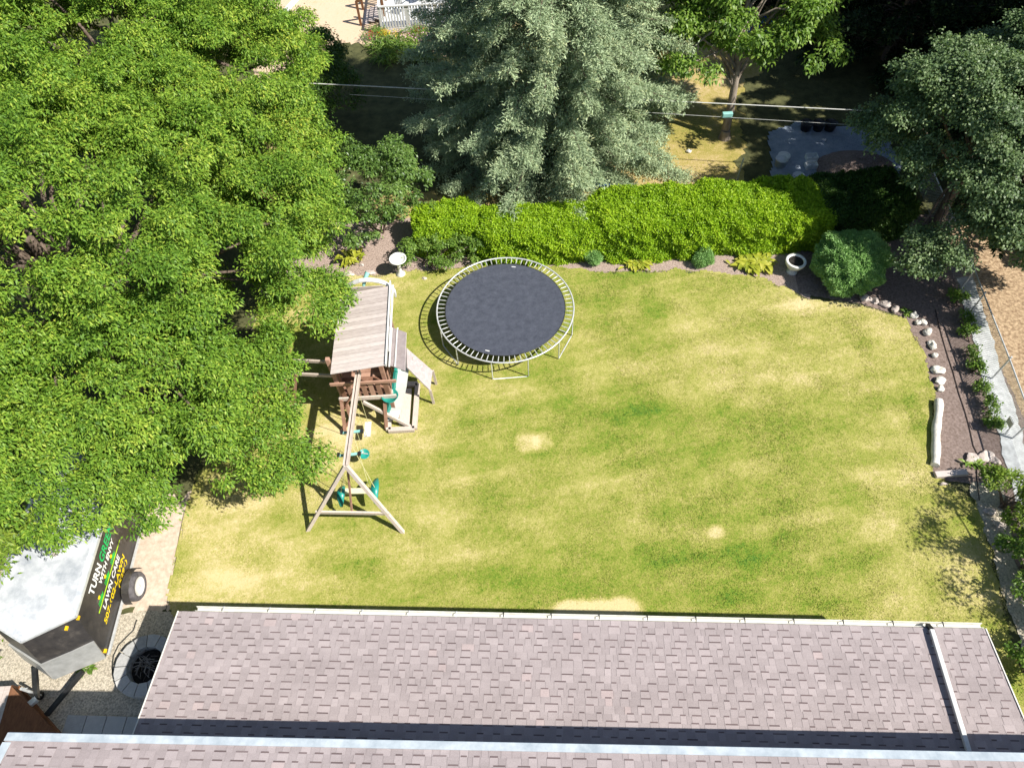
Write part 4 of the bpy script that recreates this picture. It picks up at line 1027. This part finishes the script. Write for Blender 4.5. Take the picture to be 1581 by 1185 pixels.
def bucket(px, py, r, h, label, tilt=None):
    p = at(px, py, .06); t = thing('bucket', label, 'bucket', p, GB)
    MB().lathe(p, [(0, .0), (r*.85, .0), (r, h), (r*1.06, h), (r*1.06, h-.04), (r*.98, h-.04), (r*.93, h-.02), (r*.80, .02), (0, .02)], 24, axis=tilt).build('shell', M['bucket'], t)
    MB().tube([p+Vector((r*math.cos(a), r*math.sin(a)*.9, h*.9-.1*math.sin(a))) for a in np.linspace(math.pi, 2*math.pi, 8)], .006, 5).build('handle', M['galv'], t)
bucket(1204, 256, .22, .34, 'open white bucket in front of the other bucket on the tarp')
bucket(1210, 243, .22, .10, 'white bucket with lid touching the open bucket behind it')
bucket(1232, 275, .21, .12, 'white bucket nearest the hedge top below the plastic crates')
for (px, py, lb) in ((1252, 246, 'pale plastic crate farther from the hedge on the tarp'), (1251, 258, 'pale plastic crate nearer the hedge on the tarp')):
    p = at(px, py, .06); t = thing('crate', lb, 'crate', p, 'pale plastic crates on the tarp')
    mb = MB(); mb.box(p+Vector((0, 0, .01)), (.42, .28, .02))
    for (dx, dy, sx, sy) in ((-.20, 0, .02, .28), (.20, 0, .02, .28), (0, -.13, .38, .02), (0, .13, .38, .02)): mb.box(p+Vector((dx, dy, .10)), (sx, sy, .16))
    mb.build('shell', M['bucket'], t, bevel=.006); MB().box(p+Vector((.08, .04, .03)), (.08, .06, .03)).build('latch', M['black'], t)
for k, px in enumerate((1243, 1262, 1280)):
    p = at(px, 200, .06); tt = thing('plant_pot', ['leftmost of three black plant pots behind the tarp', 'middle of three black plant pots behind the tarp', 'rightmost of three black plant pots behind the tarp'][k], 'plant pot', p, 'black plant pots behind the tarp')
    MB().lathe(p, [(0, 0), (.18, 0), (.23, .32), (.25, .32), (.25, .30), (.21, .28), (0, .27)], 20).build('pot', M['black'], tt)
bl = at(930, 284, .0); bt_ = MB(); vs = []
for i in range(7):
    for k in range(7):
        vs.append(bl+Vector(((i-3)*.13, (k-3)*.12, .38*max(0, 1-((i-3)/3.4)**4)*max(0, 1-((k-3)/3.4)**4)+.09*float(vnoise(i*1.3, k*1.7, 8)))))
bt_.add(vs, [(i*7+k, (i+1)*7+k, (i+1)*7+k+1, i*7+k+1) for i in range(6) for k in range(6)], .5, True)
tag(bt_.build('blue_bundle', M['blueplastic'], origin=bl), 'crumpled bright blue plastic bundle behind the hedge under the spruce', 'bundle')
pp = at(1134, 290); tag(MB().tube([pp, pp+Vector((.02, 0, 1.3))], .03, 8).build('marker_post', M['cream'], origin=pp), 'thin pale post standing behind the golden hedge', 'post')
wr = at(1064, 235); rock('white_rock', 'single white stone on the sunny grass behind the hedge', wr, .14, .10, .08, 180, M['concrete'], None)
# overhead cables
def cable(a, b2, sag, r, label):
    pts = [a+(b2-a)*t-Vector((0, 0, sag*4*t*(1-t))) for t in np.linspace(0, 1, 30)]
    return tag(MB().tube(pts, r, 6).build('overhead_cable', M['cable'], origin=a), label, 'cable', 'overhead cables across the yard')
a, b2 = at(380, 124, 2.9), at(1500, 179, 2.9); cable(a, b2, .0, .017, 'thick pale overhead cable crossing between the trees')
a, b2 = at(540, 146, 2.6), at(1400, 198, 2.6); cable(a, b2, .0, .006, 'thin grey overhead cable just below the thick cable')
cb_ = at(1124, 173, 2.9); tag(MB().box(cb_+Vector((0, 0, -.1)), (.34, .14, .16)).build('cable_box', M['tealpale'], origin=cb_, bevel=.02), 'small blue green splice box on the thick cable', 'box')

# deck with railing at the top of the photo
dkc = at(640, 20, 1.0); dx0, dx1, dy0, dy1 = at(590, 41, .3).x, -.9, at(640, 41, .3).y, 35.5
d2 = thing('raised_deck', 'pale painted raised deck with slatted railing at the top edge', 'deck', (-3.0, 32.5, 0))
mb = MB()
for k in range(int((dx1-dx0)/.15)): mb.box((dx0+.075+k*.15, (dy0+dy1)/2, .35), (.138, dy1-dy0, .04), tint=rp.random())
mb.build('deck_boards', M['deckpaint'], d2)
mb = MB()
for (a, b2) in (((dx0, dy0), (dx1, dy0)), ((dx0, dy0), (dx0, dy1)), ((dx1, dy0), (dx1, dy1))): mb.beam((*a, .20), (*b2, .20), .05, .2)
mb.build('deck_frame', M['white'], d2)
for (a, b2) in (((dx0, dy0), (dx1, dy0)), ((dx0, dy0), (dx0, dy1)), ((dx1, dy0), (dx1, dy1))):
    MB().beam((*a, 1.27), (*b2, 1.27), .10, .05).build('rail', M['white'], d2)
for x in np.arange(dx0, dx1+.01, 1.25):
    MB().box((x, dy0+.04, .66), (.10, .10, 1.31)).build('post', M['white'], d2)
for k in range(28):
    x = dx0+.14+k*.128
    MB().box((x, dy0, .78), (.07, .025, .92)).build('baluster', M['white'], d2)
for k in range(26):
    MB().box((dx0, dy0+.16+k*.155, .78), (.025, .06, .92)).build('baluster', M['white'], d2)
def patio_chair(x, y, rz, label):
    t = thing('patio_chair', label, 'chair', (x, y, .37), 'white patio chairs on the raised deck'); Rz = Matrix.Rotation(rz, 3, 'Z'); o_ = Vector((x, y, .37))
    def bx(c, s_, nm): MB().box(o_+Rz @ Vector(c), s_, rz).build(nm, M['white'], t)
    bx((0, 0, .42), (.48, .46, .03), 'seat')
    for sx in (-.22, .22):
        for sy in (-.2, .2): bx((sx, sy, .2), (.035, .035, .4), 'leg')
        bx((sx, 0, .64), (.05, .46, .025), 'armrest')
    for k in range(5): bx((-.18+.09*k, .23, .68), (.05, .02, .5), 'back_slat')
patio_chair(-4.0, 32.9, 2.6, 'white slatted patio chair at the left end of the raised deck')
patio_chair(-2.9, 32.8, 3.3, 'white slatted patio chair in the middle of the raised deck')
patio_chair(-1.9, 33.0, 3.6, 'white slatted patio chair nearest the spruce on the raised deck')
tb = thing('patio_table', 'round glass topped table between the deck chairs', 'table', (-3.2, 34.0, .37))
MB().lathe(Vector((-3.2, 34.0, .37)), [(0, .70), (.6, .70), (.6, .73), (0, .73)], 28).build('tabletop', M['deckpaint'], tb)
MB().lathe(Vector((-3.2, 34.0, .37)), [(.25, 0), (.06, .04), (.05, .70)], 14).build('pedestal', M['white'], tb)
# stair handrail beside it
st = thing('stair', 'wooden stair with handrails beside the raised deck', 'stair', (-5.3, 33.2, 0))
for k in range(4): MB().box((-4.95-.27*k, 33.4, -.1+.44-.11*k), (.30, 1.3, .04), tint=rp.random()).build('tread', M['wood'], st)
for yy in (32.7, 34.1):
    MB().beam((-4.9, yy, 1.5), (-6.0, yy, 1.1), .08, .10).build('handrail', M['darkwood'], st)
    MB().box((-6.0, yy, .55), (.10, .10, 1.1)).build('post', M['darkwood'], st); MB().box((-4.85, yy, 1.0), (.10, .10, 1.95)).build('post', M['darkwood'], st)
pl = [at(424, 36, .06), at(462, -6, .06)]
tag(MB().beam(pl[0], pl[1], .30, .08, tint=.8).build('plank', M['white'], origin=pl[0], bevel=.01), 'whitish plank lying on dry grass at the top edge', 'plank')
# blue pool cover glimpsed through the leaves
bp_ = at(1150, 40, .5); t = thing('kiddie_pool', 'small round blue pool glimpsed through the leafy tree', 'pool', (bp_.x, bp_.y, 0))
MB().lathe(Vector((bp_.x, bp_.y, 0)), [(0, .02), (1.15, .02), (1.25, .45), (1.32, .48), (1.32, .42), (1.2, 0)], 36).build('shell', M['blueplastic'], t)

# ---------------------------------------------------------------- hedge, bushes and plants
HK = dict(clump_r=(.16, .28), clumps_per_m2=8, leaves=480, L=(.045, .075), W=(.022, .036), droop=.15, jitter=.035, gap=.0, zmin=-.6, flat=.9)
GH = 'hedge sections along the back of the yard'
def hedge(x0, x1, y, hw, h, mat, seed, label, base_y=None, **over):
    n = max(1, int(round((x1-x0)/1.0))); lobes = []
    rng = np.random.default_rng(seed)
    for i in range(n+1):
        x = x0+hw*.6+(x1-x0-hw*1.2)*i/max(n, 1)
        lobes.append((x, y+rng.uniform(-.07, .07)-.05*i*0, h*.52, .95, hw*rng.uniform(.94, 1.06), h*.5*rng.uniform(.95, 1.06)))
    kw = dict(HK); kw.update(over)
    return shrub('hedge', label, 'hedge', ((x0+x1)/2, y, 0), lobes, mat, seed, GH, **kw)
clipped_hedge('hedge', 'long golden green hedge section in full sun', (6.8, 18, 0), 2.9, 10.9, 16.72, 18.95, 1.5, M['leaf_lime'], 61, 230000, GH, -.02)
clipped_hedge('hedge', 'lower hedge section in the shade of the spruce behind the trampoline', (1.4, 17.9, 0), -.9, 3.7, 16.9, 18.6, 1.32, M['leaf_lime'], 62, 120000, GH, -.03)
clipped_hedge('hedge', 'dark shaded hedge section beside the grey leaved tree', (11.8, 18.1, 0), 10.35, 13.6, 16.9, 19.1, 1.5, M['leaf_shade'], 63, 80000, GH)
clipped_hedge('hedge', 'short golden hedge section left of the trampoline', (-1.9, 18.3, 0), -3.0, -.75, 17.5, 18.9, 1.35, M['leaf_lime'], 64, 45000, GH)
shrub('shrub', 'low leafy green shrub right of the bird bath', 'shrub', (-2.6, 17.1, 0), [(-2.75, 17.2, .45, .65, .5, .45), (-2.0, 17.3, .5, .7, .55, .5), (-1.2, 17.5, .5, .7, .5, .5)], M['leaf_mid'], 65, 'shrubs along the mulch bed', clump_r=(.18, .3), clumps_per_m2=5, leaves=300, L=(.06, .10), W=(.03, .05), jitter=.05, zmin=-.4, gap=0.)
shrub('lilac', 'tall loose lilac bush standing between big tree and hedge', 'shrub', (-4.3, 18.8, 0), [(-4.3, 18.9, 1.5, 1.2, 1.2, 1.3), (-3.6, 19.5, 1.9, 1.0, 1.0, 1.1), (-5.0, 19.6, 2.0, .9, .9, 1.1), (-3.4, 18.5, 1.1, .9, .7, .9), (-4.9, 18.3, 1.1, .8, .7, .8)], M['leaf_lilac'], 66, 'shrubs along the mulch bed',
      clump_r=(.28, .45), clumps_per_m2=2.3, leaves=230, L=(.08, .13), W=(.04, .065), jitter=.07, zmin=-.4, gap=.35)
# globe cedar
clipped_ball('globe_cedar', 'large round clipped cedar bush beside the concrete urn', (10.95, 15.4), 1.10, .86, M['arbor'], 67, 90000)
for k, (px, py, r_, lb) in enumerate(((915, 402, .34, 'small round green bush at the hedge foot right of the trampoline'), (1086, 404, .36, 'small round green bush at the hedge foot between the two hostas'))):
    c = at(px, py+6); clipped_ball('ball_bush', lb, (c.x, c.y+.1), r_, .30, M['arbor'], 70+k, 9000, 'ball bushes at the hedge foot', L=(.035, .06), W=(.014, .026))
def hosta(px, py, n, R0, seed, label, mat='hosta', cat='plant', name='hosta', group='hostas at the hedge foot', width=.34, rise=.9):
    rng = np.random.default_rng(seed); c = at(px, py); root = thing(name, label, cat, c, group); mb = MB()
    for k in range(n):
        cc = c+Vector((rng.normal()*R0*.35, rng.normal()*R0*.18, 0)); a = rng.uniform(0, 2*math.pi); L_ = R0*rng.uniform(.5, 1.0); e = rng.uniform(.3, rise); t = float(rng.random())
        dr = Vector((math.cos(a), math.sin(a), 0)); sd4 = Vector((-math.sin(a), math.cos(a), 0)); W4 = L_*width
        sp = [cc+dr*(L_*s_)+Vector((0, 0, L_*e*(s_*1.6-s_*s_*1.35)+.02)) for s_ in (0, .3, .55, .8, 1)]
        ws = (.15, .75, 1., .65, .02); vs = []
        for p, w_ in zip(sp, ws): vs += [p-sd4*W4*w_*.5+Vector((0, 0, .02)), p, p+sd4*W4*w_*.5+Vector((0, 0, .02))]
        fs = []
        for i in range(4): fs += [(3*i, 3*i+1, 3*i+4, 3*i+3), (3*i+1, 3*i+2, 3*i+5, 3*i+4)]
        mb.add(vs, fs, t, True)
    mb.build('leaves', M[mat], root)
hosta(983, 408, 170, .40, 80, 'golden hosta at the hedge foot nearer the trampoline')
hosta(1163, 410, 220, .50, 81, 'larger golden hosta at the hedge foot beside the urn')
hosta(543, 404, 50, .45, 82, 'tall yellow leaved plant tucked beside the big tree crown', group='hostas at the hedge foot', rise=2.0)
hosta(765, 397, 60, .30, 83, 'pale green plant just behind the trampoline rim', group='hostas at the hedge foot')
hosta(1400, 484, 26, .22, 84, 'little green weed beside the first white stone', 'leaf_mid', 'plant', 'weed', 'weeds in the garden bed')
hosta(1503, 716, 40, .26, 85, 'green weed at the near end of the garden bed', 'leaf_mid', 'plant', 'weed', 'weeds in the garden bed')
hosta(136, 1032, 26, .22, 86, 'small weed growing in gravel beside the trailer tongue', 'leaf_mid', 'plant', 'weed', 'weeds in the gravel')
# plants along the fence
for k, (x, y, r_, h_) in enumerate(((13.95, 13.3, .17, .40), (13.85, 12.7, .19, .34), (13.72, 12.1, .16, .34), (13.6, 11.5, .17, .36), (13.5, 10.9, .15, .34), (13.4, 10.3, .16, .32), (14.05, 14.1, .22, .45), (13.3, 9.7, .14, .3))):
    shrub('bean_plant', 'low green plant in the row growing along the metal fence', 'plant', (x, y, 0), [(x, y, h_*.5, r_, r_*1.2, h_*.5)], M['leaf_mid'], 90+k, 'plants in a row along the fence', clump_r=(.12, .2), clumps_per_m2=9, leaves=110, L=(.06, .10), W=(.03, .05), jitter=.05, zmin=-.3, gap=.2)
shrub('side_shrub', 'yellow flecked green bush by the fence beside the shaded path', 'shrub', (12.6, 7.2, 0), [(12.55, 7.35, .5, .55, .6, .5), (12.75, 6.7, .5, .5, .5, .5)], M['leaf_light'], 99, 'shrubs by the right hand path', clump_r=(.18, .28), clumps_per_m2=6, leaves=200, L=(.06, .10), W=(.03, .05), jitter=.05, gap=.1)
shrub('side_shrub', 'dark leafy bush at the right edge below the yellow flecked bush', 'shrub', (12.3, 5.5, 0), [(12.4, 5.6, .5, .6, .7, .5), (12.2, 4.7, .45, .5, .5, .45)], M['leaf_mid'], 100, 'shrubs by the right hand path', clump_r=(.18, .28), clumps_per_m2=6, leaves=200, L=(.06, .10), W=(.03, .05), jitter=.05, gap=.1)
shrub('side_shrub', 'dark bush at the right edge nearest the shingled roof', 'shrub', (11.3, 3.3, 0), [(11.4, 3.4, .4, .5, .55, .45)], M['leaf_mid'], 101, 'shrubs by the right hand path', clump_r=(.18, .28), clumps_per_m2=6, leaves=200, L=(.06, .10), W=(.03, .05), jitter=.05, gap=.1)
# small tree whose shadow falls on the right of the lawn
tree('small_tree', 'small open crowned tree at the right edge shading the path', 'tree', (13.6, 4.7, 0), (13.5, 4.8, 3.2), .07, [(13.6, 5.3, 3.0, .9, .9, .8), (13.2, 4.3, 2.4, .8, .8, .7), (13.9, 3.2, 2.6, .8, .8, .7)], M['leaf_mid'], M['bark'], 102, None, 14, clump_r=(.25, .4), clumps_per_m2=2.2, leaves=110, L=(.07, .12), W=(.03, .05), gap=.4)

# flowers in front of the deck
rf = np.random.default_rng(12)
FL = [(583, 47, 'flower_red', 'red flowers left of the deck in front of its corner'), (600, 52, 'flower_yellow', 'yellow flowers at the left front foot of the deck'), (622, 50, 'flower_pink', 'pink and white flowers at the foot of the deck'), (650, 45, 'flower_red', 'row of red flowers under the deck railing'), (652, 55, 'flower_pink', 'pale pink flowers below the red row'), (673, 48, 'flower_yellow', 'yellow flowers near the spruce at the deck foot')]
for k, (px, py, mm, lb) in enumerate(FL):
    c = at(px, py+14); root = thing('flower_clump', lb, 'flowers', c, 'flower clumps at the foot of the raised deck')
    V, T, C = crown([(c.x, c.y, .2, .42, .3, .2)], np.random.default_rng(200+k), clump_r=(.14, .2), clumps_per_m2=7, leaves=110, L=(.10, .2), W=(.015, .03), gap=0.)
    np_mesh('foliage', V, 4, T, M['leaf_mid'], root, tuple(c))
    V, T, C = crown([(c.x, c.y, .26, .38, .25, .18)], np.random.default_rng(210+k), clump_r=(.05, .1), clumps_per_m2=9, leaves=50, L=(.04, .06), W=(.035, .05), gap=0., zmin=.1)
    np_mesh('blossom', V, 4, T, M[mm], root, tuple(c))
for k, (px, py) in enumerate(((590, 78), (615, 75), (640, 84), (600, 96), (655, 92))):
    hosta(px, py, 90, .75, 230+k, ['strappy daylily clump farthest left below the deck', 'strappy daylily clump second from left below the deck', 'strappy daylily clump in the middle of the bed below the deck', 'strappy daylily clump lowest in the bed below the deck', 'strappy daylily clump nearest the spruce below the deck'][k], 'leaf_mid', 'plant', 'daylily', 'daylilies in the bed below the raised deck', .07, 1.6)

# ---------------------------------------------------------------- trees
GT = 'trees round the yard'
BIG = dict(clump_r=(.24, .62), clumps_per_m2=2.9, leaves=520, fr=(.62, 1.16), L=(.07, .12), W=(.03, .048), droop=.3, jitter=.085, gap=.24, flat=.7)
tree('broadleaf_tree', 'huge spreading green tree overhanging the play tower and the trailer', 'tree', (-11.5, 12.5, 0), (-11.0, 12.8, 6.2), .32,
     [(-11, 13, 5.6, 4.4, 4.4, 2.9), (-7.7, 12.4, 4.5, 2.6, 2.3, 1.9), (-8.6, 9.6, 4.2, 2.4, 2.1, 1.8), (-10.2, 8.0, 4.0, 1.9, 1.5, 1.4), (-12.4, 8.9, 4.8, 2.6, 2.2, 2.0), (-6.4, 14.4, 4.2, 1.9, 1.8, 1.6), (-12, 16, 5.6, 3.8, 2.8, 2.5), (-6.3, 9.0, 3.0, 1.1, .8, .8), (-5.6, 8.5, 2.6, .55, .4, .35), (-6.8, 10.3, 3.4, 1.0, .9, .8), (-6.1, 11.1, 3.4, .7, .6, .6), (-5.2, 12.1, 3.9, 1.1, .9, .7), (-5.5, 13.3, 3.8, 1.2, 1.1, 1.0), (-5.9, 15.9, 3.6, 1.1, 1.0, .9), (-4.15, 11.7, 3.8, .75, .42, .35), (-14.5, 12.5, 5.6, 3, 3.4, 2.6), (-8.4, 7.3, 3.2, .5, .6, .5), (-8.00, 14.89, 2.9, 1.5, 1.5, 0.9), (-12.68, 14.36, 4.3, 2.0, 2.0, 1.5), (-12.05, 12.65, 4.0, 1.8, 1.8, 1.2), (-7.38, 14.35, 3.9, 1.8, 1.5, 1.3), (-7.48, 8.42, 3.2, 1.3, 1.0, 1.0)],
     M['leaf_big'], M['bark'], 301, GT, 40, **BIG)
tree('broadleaf_tree', 'broad green tree behind the overhanging one at the upper left', 'tree', (-12.5, 22.5, 0), (-12.0, 22.3, 6.0), .30,
     [(-12.5, 21.8, 5.6, 4.6, 3.8, 2.9), (-7.9, 21.2, 4.6, 2.4, 2.6, 2.1), (-7.2, 18.3, 4.0, 2.1, 2.0, 1.8), (-9.6, 18.6, 4.9, 2.4, 2.2, 2.0), (-15.5, 19, 6.2, 3.6, 3.4, 2.8), (-10.64, 24.60, 4.0, 1.6, 1.6, 1.2), (-7.80, 24.15, 3.6, 1.3, 1.3, 1.1), (-6.35, 16.16, 2.7, 1.0, 1.0, 0.8)],
     M['leaf_big'], M['bark'], 302, GT, 34, **BIG)
tree('broadleaf_tree', 'lighter green tree farthest back at the top left corner', 'tree', (-14, 28.5, 0), (-13.6, 28.2, 5.5), .26,
     [(-14.6, 27.6, 5.2, 4.0, 3.4, 2.6), (-10.6, 25.6, 4.0, 2.0, 2.2, 2.0), (-18, 27, 6, 4, 4, 3)], M['leaf_light'], M['bark'], 303, GT, 26, clump_r=(.3, .6), clumps_per_m2=2.2, leaves=300, L=(.10, .15), W=(.045, .065), jitter=.12, gap=.12)
shrub('shaded_shrub', 'dark green shrub in shadow right of the upper left trees', 'shrub', (-7.0, 26.0, 0), [(-7.0, 26.3, 1.6, 1.2, 1.4, 1.5), (-6.4, 24.6, 1.5, 1.1, 1.2, 1.4), (-7.4, 23.6, 1.6, 1.0, 1.0, 1.4)], M['leaf_shade'], 304, None, clump_r=(.3, .5), clumps_per_m2=2.2, leaves=200, L=(.09, .14), W=(.04, .06), gap=.1)
tree('young_tree', 'bright green young tree at the left edge beside the trailer', 'tree', (-12.5, 5.3, 0), (-12.3, 5.8, 2.6), .08, [(-11.75, 6.35, 2.95, .55, 1.0, .5), (-12.1, 6.9, 2.9, .8, .8, .8), (-12.45, 5.2, 2.2, .5, .8, .7), (-12.15, 4.25, 1.35, .42, .5, .45)], M['leaf_light'], M['bark'], 305, GT, 12, clump_r=(.3, .5), clumps_per_m2=2.2, leaves=330, L=(.09, .15), W=(.035, .05), gap=.1)
tree('leafy_tree', 'leafy tree with forked pale trunk right of the spruce', 'tree', (8.75, 22.95, 0), (8.6, 23.6, 5.5), .17,
     [(8.3, 23.6, 5.2, 2.5, 2.0, 2.0), (6.8, 22.4, 4.1, 1.5, 1.2, 1.2), (10.2, 22.6, 3.9, 1.3, 1.2, 1.1), (8.9, 24.8, 6.4, 2.2, 1.8, 1.7), (6.4, 24.6, 5.6, 1.6, 1.5, 1.4), (11.0, 24.3, 5.2, 1.3, 1.2, 1.1), (8.6, 22.6, 5.3, 1.5, 1.0, .9)],
     M['leaf_mid'], M['palebark'], 306, GT, 30, clump_r=(.3, .55), clumps_per_m2=2.3, leaves=260, L=(.11, .17), W=(.055, .085), jitter=.12, gap=.22, droop=.35)
tree('grey_leaf_tree', 'grey green tree with small leaves overhanging the fence', 'tree', (14.9, 17.6, 0), (14.6, 17.4, 5.0), .2,
     [(13.6, 17.2, 4.0, 2.0, 1.9, 2.0), (14.6, 15.2, 3.4, 1.7, 1.5, 1.6), (14.2, 16.6, 5.0, 1.7, 1.4, 1.3), (12.9, 17.7, 5.2, 1.2, 1.1, 1.1), (15.8, 16.0, 4.4, 1.9, 1.9, 1.9), (13.3, 14.4, 2.4, .8, .8, .8), (12.4, 14.6, 1.8, .7, .7, .65), (12.2, 18.0, 3.4, 1.0, 1.0, 1.0), (16.3, 13.6, 3.0, 1.5, 1.3, 1.4), (15.3, 18.6, 4.6, 1.8, 1.6, 1.7), (13.3, 16.0, 3.3, 1.3, 1.2, 1.2), (15.5, 14.6, 2.6, 1.4, 1.1, 1.2)],
     M['leaf_grey'], M['bark'], 307, GT, 34, clump_r=(.28, .5), clumps_per_m2=4.0, leaves=340, L=(.065, .10), W=(.045, .07), jitter=.10, gap=.15, droop=.2)
conifer('blue_spruce', 'big blue green spruce with drooping layered branches behind the hedge', (1.9, 23.0, 0), 19, 5.0, M['needle_blue'], 401, None, 50, 18, 1.35, .5, 11.5, L=(.085, .16), W=(.022, .036), pw=.5, fluff=1.7, rich=1.15, rbv=(.66, 1.08))
GC = 'dark conifers at the upper right'  # outermost ones on the right are unseen, placed to shade the far yard
CF = [(16.6, 27.5, 14, 3.8, 'dark conifer standing nearest the leafy tree at the top'), (19.6, 23.4, 16, 4.2, 'dark conifer directly behind the grey green tree'), (18.9, 18.9, 15, 3.8, 'dark conifer at the right edge beyond the grey green tree'), (12.8, 32.5, 12, 3.4, 'dark conifer highest in the shaded corner'), (23.5, 27.5, 18, 4.4, 'tall dark conifer at the top right corner'), (25.5, 21.0, 20, 4.6, 'unseen tallest dark conifer past the right edge'), (18.6, 32.5, 15, 4, 'dark conifer hidden behind the others at the top'), (25.5, 16, 17, 3.6, 'unseen dark conifer right of the dry yard')]
for k, (x, y, h_, r_, lb) in enumerate(CF):
    conifer('conifer', lb, (x, y, 0), h_, r_, M['needle_dark'], 410+k, GC, 24, 12, .7, .8, None, L=(.16, .28), W=(.06, .10), pw=.62)
